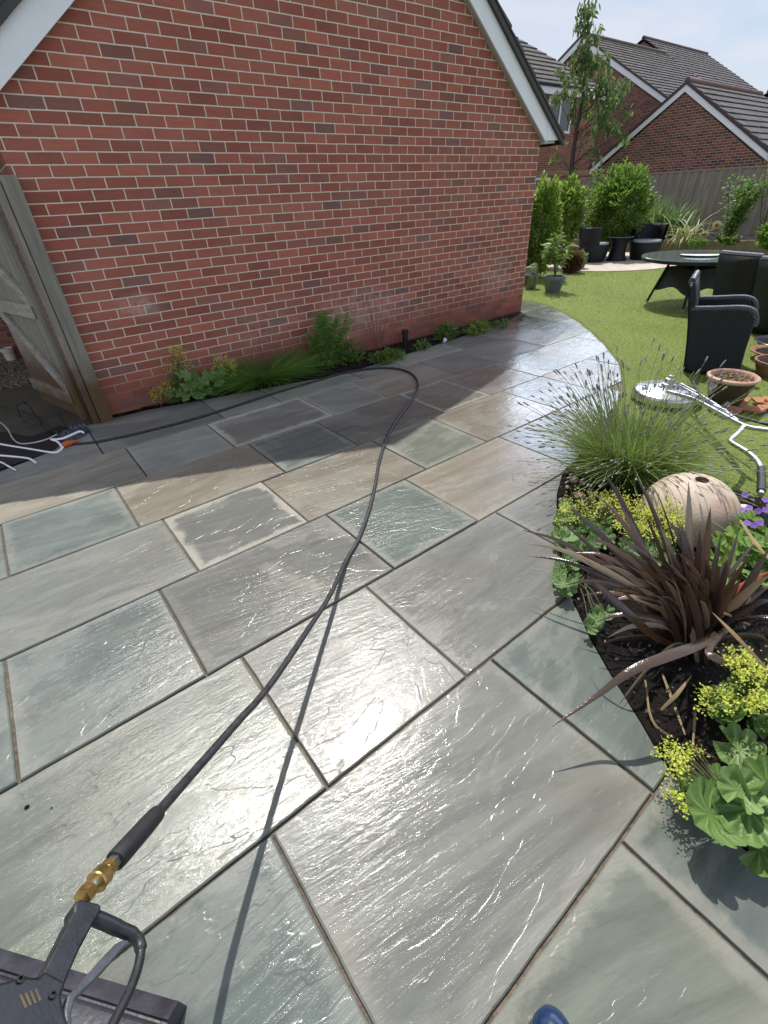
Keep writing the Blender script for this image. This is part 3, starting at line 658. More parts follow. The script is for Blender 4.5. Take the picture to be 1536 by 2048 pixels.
def inpoly(x, y, poly):
    n = len(poly); c = np.zeros(len(x), bool); j = n - 1
    for i in range(n):
        xi, yi = poly[i]; xj, yj = poly[j]
        c ^= ((yi > y) != (yj > y)) & (x < (xj - xi) * (y - yi) / (yj - yi + 1e-12) + xi); j = i
    return c
def blades(name, P, D, Lh, W, mat, parent=None, bend=.3, seg=2):
    """grass-like tapered blades; P base (N,3), D direction (N,3), length, width"""
    N = len(P); D = D / np.linalg.norm(D, axis=1, keepdims=True)
    side = np.cross(D, rng.normal(size=(N, 3))); side /= np.linalg.norm(side, axis=1, keepdims=True) + 1e-9
    hz = D.copy(); hz[:, 2] = 0; hz += rng.normal(size=(N, 3)) * [.2, .2, 0]; hz /= np.linalg.norm(hz, axis=1, keepdims=True) + 1e-9
    vs = []
    for k in range(seg + 1):
        t = k / seg; c = P + D * (Lh * t)[:, None] + (hz * [1, 1, 0] + [0, 0, -.45]) * (Lh * bend * t * t)[:, None]
        ww = (W * (1 - t * .9) * (.75 if k == 0 else 1))[:, None]
        if k < seg: vs += [c - side * ww / 2, c + side * ww / 2]
        else: vs += [c]
    vs = np.stack(vs, 1); per = vs.shape[1]; base = np.arange(N)[:, None] * per
    fs = [base + np.array([[2 * k, 2 * k + 1, 2 * k + 3, 2 * k + 2]]) for k in range(seg - 1)]
    f3 = base + np.array([[2 * seg - 2, 2 * seg - 1, 2 * seg]])
    faces = ([np.concatenate(fs)] if fs else []) + [f3]
    return npmesh(name, vs.reshape(-1, 3), faces, mat, parent)
def lawn_grass():
    N = 300000
    # thicker near the patio where single blades read, thinner far off
    u = rng.random(N); x = 1.5 + 14.3 * u ** 1.7; y = rng.uniform(-6.4, 6.0, N)
    ok = inpoly(x, y, LAWN) & (((x - 11) ** 2 + (y - 2.35) ** 2) > 1.95 ** 2) & ~((y > 2.3) & (x < 9.0) & (x > 6.2)) & (x < 14.0)
    # only what the photo's side of the garden shows
    ok &= (y > -5.2) & (y < 5.6); x, y = x[ok], y[ok]; n = len(x)
    ex = []
    for (xa, ya), (xb, yb) in zip(LAWN_EDGE[2:-1], LAWN_EDGE[3:]):
        k = int(math.hypot(xb - xa, yb - ya) * 700); f_ = rng.random(k); ex.append(np.stack([xa + (xb - xa) * f_ + .012 * rng.random(k) - .004, ya + (yb - ya) * f_ + .012 * rng.random(k) - .004], 1))
    ex = np.concatenate(ex); x = np.concatenate([x, ex[:, 0]]); y = np.concatenate([y, ex[:, 1]]); n = len(x)
    P = np.stack([x, y, np.full(n, -.006)], 1); D = np.stack([rng.normal(0, .35, n), rng.normal(0, .35, n), np.ones(n)], 1)
    L = rng.uniform(.018, .042, n) * (1 + .25 * (x > 6)); W = rng.uniform(.0022, .004, n) * (1 + .16 * np.clip(x - 3, 0, 8))
    o = blades('grass', P, D, L, W, M_GRASS, None, .35, 2); tag(o, 'short mown green grass covering the lawn', 'grass', kind='stuff')
lawn_grass()

# ------------------------------------------------------------------ the brick house with the gable
def roof_plane(mb, A, B, C_, D, n, step=.022, th=.03, mi=0):
    """A-B along the eave, D-C along the ridge (D above A): n overlapping courses"""
    A, B, C_, D = map(Vector, (A, B, C_, D)); nr = (B - A).cross(D - A).normalized()
    if nr.z < 0: nr = -nr
    for i in range(n):
        t0, t1 = i / n, min(1, (i + 1.12) / n)
        a, b, c, d = A.lerp(D, t0), B.lerp(C_, t0), B.lerp(C_, t1), A.lerp(D, t1)
        up = nr * step
        mb.add([a + up, b + up, c, d, a - nr * th, b - nr * th, c - nr * th, d - nr * th], [(0, 1, 2, 3), (0, 4, 5, 1), (1, 5, 6, 2), (2, 6, 7, 3), (3, 7, 4, 0)], mi)
def house():
    t = thing('brick_house', 'red brick house end with white gable boards, beds of plants along its foot', 'house', (2., 0, 0))
    MB().prism([V(-.93, 0, -.05), V(4.965, 0, -.05), V(4.965, 0, 2.16), V(1.86, 0, 4.40), V(-.93, 0, 2.22)], (0, .1, 0)).build('wall', M_BRICK, t)
    MB().prism([V(4.965, .1, -.05), V(4.965, 6.4, -.05), V(4.965, 6.4, 2.1), V(4.965, .1, 2.1)], (-.1, 0, 0)).build('side_wall', M_BRICK_SIDE, t)
    MB().prism([V(-.83, .1, -.05), V(-.83, 6.4, -.05), V(-.83, 6.4, 2.15), V(-.83, .1, 2.15)], (-.1, 0, 0)).build('side_wall', M_BRICK_SIDE, t)
    # lower edges of the gable boards as surveyed
    lr = lambda x: 2.077 + (4.936 - x) * .714
    ll = lambda x: 2.218 + (x + .806) * .776
    ax = (2.077 + 4.936 * .714 - 2.218 - .806 * .776) / (.714 + .776); az = lr(ax)
    for x1, f in ((4.99, lr), (-1.25, ll)):
        MB().prism([V(x1, -.055, f(x1)), V(ax, -.055, az), V(ax, -.055, az + .205), V(x1, -.055, f(x1) + .205)], (0, -.022, 0)).build('bargeboard', M_UPVC, t, bevel=.003)
        MB().prism([V(x1, -.0545, f(x1) + .004), V(ax, -.0545, az + .004), V(ax, -.0545, az + .03), V(x1, -.0545, f(x1) + .03)], (0, .054, 0)).build('soffit', M_UPVC_G, t)
    # boxed eave end
    MB().prism([V(4.992, -.0785, 2.06), V(5.245, -.0785, 2.07), V(5.245, -.0785, 2.16), V(4.992, -.0785, 2.31)], (0, .024, 0)).build('eave_box', M_UPVC, t)
    MB().prism([V(4.968, -.053, 2.03), V(5.2, -.053, 2.04), V(5.2, -.053, 2.25), V(4.968, -.053, 2.35)], (0, 6.4, 0)).build('eave_soffit', M_UPVC_G, t)
    g = MB(); g.tube([(5.29, -.07, 2.13), (5.29, 6.3, 2.13)], .055, 12); g.build('gutter', M_GUTTER, t)
    mb = MB(); y0, y1 = -.115, 6.5; up = .235
    roof_plane(mb, (5.31, y0, lr(5.31) + up), (5.31, y1, lr(5.31) + up), (ax, y1, az + up + .01), (ax, y0, az + up + .01), 15)
    roof_plane(mb, (-1.30, y0, ll(-1.3) + up), (-1.30, y1, ll(-1.3) + up), (ax, y1, az + up + .01), (ax, y0, az + up + .01), 15)
    mb.build('roof', M_TILE_Y, t)
    # dark cloaked verge with the stepped tile ends above it
    mb = MB()
    for x1, f in ((5.31, lr), (-1.3, ll)):
        e0, e1 = .202, .275
        mb.prism([V(x1, -.082, f(x1) + e0), V(ax, -.082, az + e0), V(ax, -.082, az + e1), V(x1, -.082, f(x1) + e1)], (0, -.035, 0))
        n = 14
        for i in range(n):
            xa = x1 + (ax - x1) * i / n; xb = x1 + (ax - x1) * (i + 1) / n; o = .018
            mb.prism([V(xa, -.084, f(xa) + e1 - .01), V(xb, -.084, f(xb) + e1 - .01), V(xb, -.084, f(xb) + e1 + .004), V(xa, -.084, f(xa) + e1 + .032)], (0, -.045, 0))
    mb.build('verge_tiles', m_plain('dark_verge', (.052, .046, .044), .6, .2, 8), t)
house()
pf = thing('drain_pipe', 'short black plastic pipe standing in the soil at the foot of the brick wall', 'pipe', tuple(at(823, 690, 0)))
p0 = at(823, 692, .0); p0.y = -.10
MB().tube([p0 + V(0, 0, -.02), p0 + V(0, 0, .17)], .036, 14).build('pipe_body', M_GUTTER, pf, smooth=None)
MB().tube([p0 + V(0, 0, .135), p0 + V(0, 0, .175)], .044, 14).build('collar', M_GUTTER, pf)
p1 = at(889, 682, .02)
pp = thing('vent_pipe', 'short white plastic pipe end with open mouth at the edge of the paving', 'pipe', tuple(p1))
MB().lathe([(.02, -.04), (.021, .028), (.024, .03), (.017, .032), (.016, .0), (.001, -.002)], 14, M=Matrix.Translation(p1) @ Matrix.Rotation(R(38), 4, 'X') @ Matrix.Rotation(R(-12), 4, 'Y')).build('pipe_body', M_UPVC, pp)

# ------------------------------------------------------------------ gate, post and the alley behind
gp = thing('gate_post', 'tall square weathered timber gate post against the brick wall, brown with damp at its foot', 'post', (-.97, -.06, 0))
MB().box((-.955, -.062, .885), (.10, .105, 1.79)).build('post', M_POST, gp, bevel=.004)
MB().box((-1.035, -.05, .87), (.05, .085, 1.76)).build('gate_stop', M_GATE, gp, bevel=.003)
gt = thing('garden_gate', 'weathered boarded timber gate with diagonal braces, standing open into the alley', 'gate', (-1.1, -.03, 0))
H0 = V(-1.085, -.045, 0); GD = V(-.257, .966, 0); GN = V(-.966, -.257, 0)
mb = MB()
for i in range(8):
    a = H0 + GD * (.012 + i * .119); b_ = a + GD * .114
    dz = rnd.uniform(-.006, .006)
    mb.prism([a + V(0, 0, .04), b_ + V(0, 0, .04), b_ + V(0, 0, 1.70 + dz), a + V(0, 0, 1.70 + dz)], GN * -.02)
mb.build('boards', M_GATE, gt)
for z in (.22, .92, 1.56):
    MB().beam(H0 + GD * .03 + GN * .018 + V(0, 0, z), H0 + GD * .94 + GN * .018 + V(0, 0, z), .034, .10).build('ledge', M_GATE_BR, gt, bevel=.003)
for z0, z1 in ((.27, .87), (.97, 1.51)):
    MB().beam(H0 + GD * .08 + GN * .017 + V(0, 0, z0), H0 + GD * .90 + GN * .017 + V(0, 0, z1), .032, .09).build('brace', M_GATE_BR, gt, bevel=.003)
MB().beam(H0 + GD * .045 + GN * .018 + V(0, 0, .05), H0 + GD * .045 + GN * .018 + V(0, 0, 1.69), .034, .085, up=GD).build('stile', M_POST, gt)
lt = MB(); q = H0 + GD * .88 + GN * .045 + V(0, 0, .95)
lt.beam(q - GD * .07, q + GD * .09, .012, .04); lt.tube([q - GD * .06 + GN * .012, q + GD * .12 + GN * .012], .007, 8); lt.tube([q, q + GN * .03, q + GN * .03 + V(0, 0, .03)], .005, 6)
lt.build('bolt_latch', M_ZINC, gt)
flat('alley_paving', [(-6, -3.), (-.9, -3.), (-.9, 3.2), (-6, 3.2)], -.035, M_DSLAB, .04)
flat('alley_gravel', [(-6, 1.9), (-.94, 1.9), (-.94, 3.4), (-6, 3.4)], -.022, M_GRAV, .03)
aw = MB().prism([V(-6, 3.4, -.05), V(-.96, 3.4, -.05), V(-.96, 3.4, 2.5), V(-6, 3.4, 2.5)], (0, .12, 0)).build('alley_wall', M_BRICK_ALLEY)
tag(aw, 'dark brick wall beyond the open gate at the end of the alley', 'wall')
q = at(22, 716, 0); q.z = -.02
cp = thing('gully_cap', 'small cream clay pipe end standing in the alley gravel', 'pipe', tuple(q))
MB().lathe([(.062, 0), (.062, .10), (.075, .105), (.078, .15), (.066, .152), (.058, .10), (.001, .09)], 20, tuple(q)).build('pipe_body', m_plain('cream_clay', (.50, .45, .36), .6, .1, 20), cp)
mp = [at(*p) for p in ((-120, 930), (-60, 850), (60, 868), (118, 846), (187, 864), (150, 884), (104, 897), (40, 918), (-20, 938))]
shade_o = MB().prism([V(p.x, p.y, -.034) for p in mp], (0, 0, .012)).build('shade_sheet', M_BLACKSH)  # black sheet stands in for the near-black shade on this ground
tag(shade_o, 'black sheet added as the deep shade in the corner behind the gate', 'sheet')
def cable(name, pts, r, mat, label, cat='cable', group=None):
    o = MB().tube(smoothpath([at(*p) for p in pts], 8), r, 8).build(name, mat); return tag(o, label, cat, group)
G_ = 'white cables by the gate'
cable('cable', [(-40, 878, .03), (0, 888, .03), (60, 898, .03), (105, 905, .04), (118, 902, .05), (126, 894, .06)], .0075, M_CABLE, 'long white cable curving up at the edge of the paving', group=G_)
cable('cable', [(102, 879, .05), (125, 877, .07), (147, 868, .09), (160, 863, .10), (168, 866, .08)], .0085, M_CABLE, 'thick short white cable lying over the navy bag', group=G_)
cable('cable', [(102, 879, .06), (114, 883, .05), (121, 890, .04), (124, 895, .03)], .0075, M_CABLE, 'short bent white cable joining beside the orange plug', group=G_)
cable('cable', [(-50, 908, .03), (0, 911, .03), (45, 915, .03), (60, 918, .03), (71, 925, .03)], .0075, M_CABLE, 'white cable whose cut end lies on the paving edge, under the longest white one', group=G_)
cable('cable', [(-40, 915, .02), (0, 924, .02), (16, 932, .02), (31, 940, .012)], .006, M_CABLE, 'thin white cable at the picture edge ending lowest on the paving', group=G_)
cable('cable', [(-20, 832, .03), (0, 844, .03), (15, 858, .03), (25, 876, .03), (40, 887, .03), (70, 885, .04), (95, 878, .05), (114, 869, .06)], .006, M_CABLEG, 'greyish cable looping through the dark corner above the white ones', group=G_)
cable('power_cord', [(-30, 811, .01), (0, 813, .01), (40, 822, .01), (70, 833, .02), (95, 851, .03), (112, 864, .04), (130, 875, .03)], .007, M_RUB, 'black cord running across the alley paving to the bag', 'cord', 'black cords in the alley')
cable('power_cord', [(41, 834, .01), (34, 818, .05), (36, 808, .09), (46, 805, .10), (58, 812, .06), (70, 830, .03), (82, 848, .02), (60, 849, .01), (48, 842, .005)], .007, M_RUB, 'black cord standing up in a loop on the alley paving', 'cord', 'black cords in the alley')
bgp = at(150, 874, .0)
bg_o = thing('plastic_bag', 'crumpled navy plastic bag on the ground at the foot of the gate', 'bag', tuple(bgp))
mb = MB(); pr = []
for i in range(9):
    a = i / 8 * math.pi / 2; pr.append((.125 * math.cos(a), .075 * math.sin(a)))
mb.lathe(pr, 18, M=Matrix.Translation(at(150, 876, -.01)) @ Matrix.Rotation(R(35), 4, 'Z'), sx=1.25, sy=.62)
mb.v = [(x + rnd.uniform(-.012, .012), y + rnd.uniform(-.012, .012), z + rnd.uniform(-.006, .018)) for x, y, z in mb.v]
mb.build('bag_body', M_BAG, bg_o, smooth=False)
mb = MB(); q = at(150, 858, .08)
for k in range(4):
    a = q + V(.03 * k - .04, rnd.uniform(-.02, .02), 0); mb.add([a, a + V(.02, .01, .035), a + V(.035, -.012, .012)], [(0, 1, 2)])
mb.build('bag_ears', M_BAG, bg_o)
q = at(136, 888, .02)
og = MB(); og.tube([q + V(-.045, -.01, 0), q + V(.0, .0, .006), q + V(.045, .012, 0)], [.020, .026, .016], 10); og.tube([q + V(.045, .012, 0), q + V(.075, .02, -.004)], .009, 8)
tag(og.build('cable_plug', M_ORANGE), 'orange plug lying between the navy bag and the paving', 'plug')

# ------------------------------------------------------------------ fences
def fence(name, label, a, b, z0, z1, mat, mat_rail, face):
    a, b = Vector(a), Vector(b); L = (b - a).length; d = (b - a).normalized(); t = thing(name, label, 'fence', tuple(a)); fc = Vector(face)
    mb = MB(); n = int(L / .108)
    for i in range(n):
        p = a + d * (i * L / n); q_ = p + d * (L / n * 1.04); k = fc * (.018 if i % 2 else .0); dz = rnd.uniform(-.012, .012)
        mb.prism([p + k + V(0, 0, z0), q_ + k + V(0, 0, z0), q_ + k + V(0, 0, z1 + dz), p + k + V(0, 0, z1 + dz)], fc * .014)
    mb.build('boards', mat, t)
    MB().beam(a + fc * .01 + V(0, 0, z1 + .022), b + fc * .01 + V(0, 0, z1 + .022), .06, .03).build('capping', mat_rail, t)
    k = 0
    while k * 1.83 < L:
        p = a + d * k * 1.83; MB().box(p - fc * .055 + V(0, 0, (z1 + z0) / 2), (.09, .09, z1 - z0 - .02)).build('post', mat, t); k += 1
    return t
fence('garden_fence', 'long grey close-boarded timber fence behind the dining table', (15.6, 6.1, 0), (15.6, -6.4, 0), 0, 1.77, M_FENCE, M_FENCE, (-1, 0, 0))
lf = fence('garden_fence', 'shorter paler timber fence behind the two leafy columns, with a rail along its top', (15.55, 6.05, 0), (5.4, 6.05, 0), 0, 1.46, M_FENCE, M_FENCE_L, (0, -1, 0))
mb = MB()
for i in range(70):
    x = 5.5 + i * .1435; mb.box((x, 6.035, 1.60), (.115, .012, .24))
mb.build('top_boards', M_FENCE_L, lf); MB().box((10.5, 6.0, 1.47), (10., .05, .045)).build('rail', M_FENCE_L, lf)
lf.children[1].location.z += .24

# ------------------------------------------------------------------ houses beyond the fence
def garage():
    t = thing('brick_garage', 'dark brick garage with white gable boards behind the long fence', 'garage', (19.1, 4.9, 0))
    X = 19.1; yl, yr, ya = 7.85, 2.0, 4.98; ze, za = 1.98, 3.98
    MB().prism([V(X, yl - .08, 0), V(X, yr + .08, 0), V(X, yr + .08, ze), V(X, ya, za), V(X, yl - .08, ze)], (.15, 0, 0)).build('wall', M_BRICK_GAR, t)
    MB().prism([V(X + .15, yr + .08, 0), V(X + 6, yr + .08, 0), V(X + 6, yr + .08, ze), V(X + .15, yr + .08, ze)], (0, .12, 0)).build('side_wall', M_BRICK_LEFT, t)
    for y1 in (yl + .1, yr - .1):
        s = (za - ze) / abs(ya - y1) ; f0 = ze - .03
        MB().prism([V(X - .07, y1, f0), V(X - .07, ya, za + .02), V(X - .07, ya, za + .2), V(X - .07, y1, f0 + .17)], (.025, 0, 0)).build('bargeboard', M_UPVC, t)
        MB().prism([V(X - .10, y1, f0 + .165), V(X - .10, ya, za + .20), V(X - .10, ya, za + .30), V(X - .10, y1, f0 + .27)], (.05, 0, 0)).build('verge', m_plain('plum_verge', (.06, .035, .04), .6, .2, 6), t)
        y2 = y1 + (.1 if y1 > ya else -.1)
        mb = MB(); roof_plane(mb, (X - .06, y2, f0 + .20), (X + 6.2, y2, f0 + .20), (X + 6.2, ya, za + .28), (X - .06, ya, za + .28), 11, .035)
        mb.build('roof', M_TILE_X, t)
    MB().tube([(X - .08, ya, za + .29), (X + 6.2, ya, za + .29)], .09, 10).build('ridge_tiles', m_plain('red_brown_ridge', (.15, .075, .055), .7, .2, 5), t)
    MB().tube([(X - .05, yr - .22, ze + .04), (X + 6.2, yr - .22, ze + .04)], .06, 10).build('gutter', M_GUTTER, t)
garage()
def tall_house():
    X = 28.6; ya = 15.6; za = 7.9; ze = 4.75; yr, yl = 10.3, 20.9
    t = thing('tall_house', 'tall dark brick house with a white edged gable behind the garage', 'house', (X, ya, 0))
    MB().prism([V(X, yl - .1, 0), V(X, yr + .1, 0), V(X, yr + .1, ze), V(X, ya, za - .05), V(X, yl - .1, ze)], (.2, 0, 0)).build('wall', M_BRICK_TALL, t)
    MB().prism([V(X + .2, yr + .1, 0), V(X + 9, yr + .1, 0), V(X + 9, yr + .1, ze), V(X + .2, yr + .1, ze)], (0, .2, 0)).build('side_wall', M_BRICK_LEFT, t)
    for y1 in (yl + .1, yr - .1):
        MB().prism([V(X - .10, y1, ze - .05), V(X - .10, ya, za - .02), V(X - .10, ya, za + .26), V(X - .10, y1, ze + .2)], (.03, 0, 0)).build('bargeboard', M_UPVC, t)
        MB().prism([V(X - .14, y1, ze + .19), V(X - .14, ya, za + .255), V(X - .14, ya, za + .37), V(X - .14, y1, ze + .3)], (.06, 0, 0)).build('verge', m_plain('grey_verge', (.06, .045, .045), .6, .2, 6), t)
        mb = MB(); roof_plane(mb, (X - .1, y1, ze + .24), (X + 9, y1, ze + .24), (X + 9, ya, za + .36), (X - .1, ya, za + .36), 18, .04)
        mb.build('roof', M_TILE_X, t)
    MB().tube([(X - .14, ya, za + .37), (X + 9, ya, za + .37)], .11, 10).build('ridge_tiles', m_plain('brown_ridge', (.085, .06, .05), .7, .2, 5), t)
tall_house()
def row_house(X0, X1, ya, za, yr, ze, label):
    t = thing('row_house', label, 'house', (X0, ya, 0)); mb = MB()
    MB().prism([V(X0, 2 * ya - yr, 0), V(X0, yr, 0), V(X0, yr, ze), V(X0, ya, za), V(X0, 2 * ya - yr, ze)], (X1 - X0, 0, 0)).build('wall', M_BRICK_TALL, t)
    for y1 in (yr - .2, 2 * ya - yr + .2):
        mb = MB(); roof_plane(mb, (X0 - .1, y1, ze), (X1, y1, ze), (X1, ya, za + .15), (X0 - .1, ya, za + .15), 16, .04); mb.build('roof', M_TILE_X, t)
    MB().tube([(X0 - .1, ya, za + .16), (X1, ya, za + .16)], .11, 8).build('ridge_tiles', m_plain('far_ridge', (.09, .06, .05), .7, .2, 5), t)
row_house(37.8, 47., 17.3, 9.15, 12., 5.9, 'brown tiled house roof stepping down behind the tall gabled house')
row_house(33., 52., 7.4, 4.95, 2.6, 2.2, 'furthest low tiled roof at the right behind the garage ridge')
def side_house():
    Y = 11.1; X0, X1 = 15.0, 24.0; ze = 5.05
    t = thing('side_house', 'orange brick house with a hipped roof, a white framed upper window and a buff band', 'house', (20, Y, 0))
    MB().prism([V(X0, Y, 0), V(X1, Y, 0), V(X1, Y, ze - .1), V(X0, Y, ze - .1)], (0, .25, 0)).build('wall', M_BRICK_LEFT, t)
    MB().prism([V(X1, Y + .25, 0), V(X1, Y + 7, 0), V(X1, Y + 7, ze - .1), V(X1, Y + .25, ze - .1)], (-.25, 0, 0)).build('side_wall', M_BRICK_TALL, t)
    b0 = at_y(1090, 353, Y).z; b1 = at_y(1090, 341, Y).z
    MB().box(((X0 + X1) / 2, Y - .012, (b0 + b1) / 2), (X1 - X0 + .02, .03, abs(b1 - b0))).build('buff_band', M_BUFF, t)
    MB().box(((X0 + X1) / 2, Y - .30, ze - .12), (X1 - X0 + .5, .03, .30)).build('fascia', M_UPVC, t)
    MB().box(((X0 + X1) / 2, Y - .14, ze - .26), (X1 - X0 + .5, .30, .025)).build('soffit', M_UPVC_G, t)
    MB().tube([(X0 - .2, Y - .36, ze + .02), (X1 + .2, Y - .36, ze + .02)], .07, 10).build('gutter', M_GUTTER, t)
    e0, e1 = X0 - .3, X1 + .25; yy = Y - .34; hz = 2.45; run = 3.7
    mb = MB(); n = 12
    A, B, C_, D = V(e0, yy, ze), V(e1, yy, ze), V(e1 - run, yy + run, ze + hz), V(e0, yy + run, ze + hz); roof_plane(mb, A, B, C_, D, n, .04)
    A, B, C_, D = V(e1, yy, ze), V(e1, yy + 2 * run, ze), V(e1 - run, yy + run, ze + hz), V(e1 - run, yy + run, ze + hz); roof_plane(mb, A, B, C_, D, n, .04)
    A, B, C_, D = V(e0, yy + 2 * run, ze), V(e1, yy + 2 * run, ze), V(e1 - run, yy + run, ze + hz), V(e0, yy + run, ze + hz); roof_plane(mb, A, B, C_, D, n, .04)
    mb.build('roof', M_TILE_X, t)
    for q0, q1, nm in (((1098, 190), (1136, 268), 'window'), ((1062, 356), (1091, 420), 'door')):
        a, b_ = at_y(*q0, Y), at_y(*q1, Y); x0, x1, z1, z0 = a.x, b_.x, a.z, b_.z; f = .09
        mb = MB(); cx = (x0 + x1) / 2
        mb.box((x0 + f / 2, Y - .02, (z0 + z1) / 2), (f, .08, z1 - z0)); mb.box((x1 - f / 2, Y - .02, (z0 + z1) / 2), (f, .08, z1 - z0))
        mb.box((cx, Y - .02, z1 - f / 2), (x1 - x0 - 2 * f, .08, f)); mb.box((cx, Y - .02, z0 + f / 2), (x1 - x0 - 2 * f, .08, f))
        mb.box((cx, Y - .018, (z0 + z1) / 2), (f * .9, .07, z1 - z0 - 2 * f))
        w_ = mb.build(nm, M_UPVC, t)
        MB().box((cx, Y - .004, (z0 + z1) / 2), (x1 - x0 - .02, .02, z1 - z0 - .02)).build('pane', M_GLASS, w_)
side_house()

# ------------------------------------------------------------------ plant builders
def nrm(a): return a / (np.linalg.norm(a, axis=-1, keepdims=True) + 1e-9)
def jit(n, s): return rng.normal(0, s, (n, 3))
LEAF_T = np.array([[0, 0, 0], [.28, .42, .05], [.28, -.42, .05], [.68, .40, .03], [.68, -.40, .03], [1, 0, -.10], [.3, 0, -.03], [.68, 0, -.05]])
LEAF_F4 = np.array([[2, 4, 7, 6], [6, 7, 3, 1]]); LEAF_F3 = np.array([[0, 2, 6], [0, 6, 1], [7, 4, 5], [7, 5, 3]])
def leaves(name, P, D, L, W, mat, parent=None, up=None, flat_=.6):
    """pointed folded leaves: P foot, D direction, L length, W width; up pulls the upper face skyward"""
    P = np.asarray(P, float); N = len(P); D = nrm(np.asarray(D, float))
    U = jit(N, flat_) + np.array([0, 0, 1.]) if up is None else np.asarray(up, float)
    sd = nrm(np.cross(U, D)); nn = np.cross(D, sd)
    L = np.broadcast_to(L, (N,)); W = np.broadcast_to(W, (N,))
    v = P[:, None] + LEAF_T[None, :, 0:1] * (D * L[:, None])[:, None] + LEAF_T[None, :, 1:2] * (sd * W[:, None])[:, None] + LEAF_T[None, :, 2:3] * (nn * L[:, None])[:, None]
    b = (np.arange(N) * 8)[:, None, None]
    return npmesh(name, v.reshape(-1, 3), [(LEAF_F4[None] + b).reshape(-1, 4), (LEAF_F3[None] + b).reshape(-1, 3)], mat, parent)
def discs(name, P, Nn, r, mat, parent=None, lobes=9, cup=.25, seg=54, cut=.07, notch=True):
    """round scalloped leaves, cupped and gently folded between the lobes"""
    vs = []; f3 = []; f4 = []; lf = []
    for p, n, q in zip(P, Nn, r):
        n = Vector(n).normalized(); u = n.orthogonal().normalized(); a0 = rnd.uniform(0, 6.28)
        u = (Matrix.Rotation(a0, 3, n) @ u); w_ = n.cross(u); b = len(vs); p = Vector(p); ph = rnd.uniform(0, 6)
        vs.append(p); lf.append((.9, 0, 0))
        for k in (0, 1):
            for j in range(seg):
                a = 2 * math.pi * j / seg; rr = q * (.55 if k == 0 else 1.); lf.append((abs(math.cos(a * lobes / 2)), .55 if k == 0 else 1., 0))
                lob = 2 * abs(math.cos(a * lobes / 2)) ** .55 - 1
                if k: rr *= 1 - cut + cut * lob + rnd.uniform(-.02, .02)
                if notch and abs(a - math.pi) < .30: rr *= .45 if k else .6
                zz = cup * q * ((.3 if k == 0 else 1.) ** 2) + (.06 if k == 0 else .13) * q * lob + .10 * q * (k + .3) * math.sin(2 * a + ph)
                vs.append(p + (u * math.cos(a) + w_ * math.sin(a)) * rr + n * zz)
        for j in range(seg):
            j2 = (j + 1) % seg; f3.append((b, b + 1 + j, b + 1 + j2)); f4.append((b + 1 + j, b + 1 + seg + j, b + 1 + seg + j2, b + 1 + j2))
    o = npmesh(name, np.array([tuple(v) for v in vs]), [np.array(f3), np.array(f4)], mat, parent)
    a_ = o.data.attributes.new('lf', 'FLOAT_VECTOR', 'POINT'); a_.data.foreach_set('vector', np.array(lf, np.float32).ravel()); return o
def stems(name, paths, r, mat, parent=None, n=5):
    mb = MB()
    for p in paths: mb.tube(p, [r * (1 - .55 * i / (len(p) - 1)) for i in range(len(p))], n, cap=False)
    return mb.build(name, mat, parent, flat_angle=False)
def flowers(name, C_, per, spread, size, mat, parent=None):
    """sprays of tiny blooms round the points C_"""
    C_ = np.asarray(C_, float); n = len(C_) * per; P = np.repeat(C_, per, 0) + jit(n, 1.) * np.asarray(spread)
    return leaves(name, P, jit(n, 1.) + [0, 0, .4], rng.uniform(.7, 1.3, n) * size, rng.uniform(.5, 1., n) * size, mat, parent, flat_=1.)
def topz(base, px, py):
    d = ray(px, py); b = Vector(base); s = math.hypot(b.x - CAM.x, b.y - CAM.y) / math.hypot(d.x, d.y); return CAM.z + d.z * s
def depth(p): return FWD.dot(Vector(p) - CAM)
def crownpts(n, c, rad, shell=.55, lump=.18, f=3.):
    """points in an ellipsoid, denser towards an uneven outside"""
    d = nrm(rng.normal(size=(n, 3))); ph = rng.uniform(0, 6, 6)
    k = 1 + lump * (np.sin(d[:, 0] * f * 2 + ph[0]) * np.sin(d[:, 1] * f * 2.3 + ph[1]) + .6 * np.sin(d[:, 2] * f * 3.1 + ph[2]) * np.cos(d[:, 0] * f * 2.7 + ph[3]) + .5 * np.sin(d[:, 1] * 11 + ph[4]) * np.sin(d[:, 2] * 13 + ph[5]))
    r = (shell + (1 - shell) * rng.random(n) ** .6) * k
    return np.asarray(c) + d * r[:, None] * np.asarray(rad), d
def bush(name, label, base, w, h, n, ll, mat, shape=(1, 1), group=None, trunk=.03, core=True):
    base = Vector(base); t = thing(name, label, 'shrub', tuple(base), group=group)
    c = np.array([base.x, base.y, base.z + h * .52]); rad = np.array([w / 2, w / 2, h * .5])
    P, d = crownpts(n, c, rad)
    P[:, 2] = np.maximum(P[:, 2], base.z + .02)
    D = d + jit(n, .55) + [0, 0, .35]
    leaves('foliage', P, D, rng.uniform(.5, 1.35, n) * ll, rng.uniform(.42, .62, n) * ll, mat, t)
    ps = []
    for k in range(7):
        a = rnd.uniform(0, 6.28); q = rnd.uniform(.1, .32) * w
        ps.append(smoothpath([base + V(0, 0, -.03), base + V(math.cos(a) * q * .3, math.sin(a) * q * .3, h * .3), base + V(math.cos(a) * q, math.sin(a) * q, h * rnd.uniform(.6, .85))], 4))
    stems('stems', ps, trunk * .5, M_STEMB, t); return t

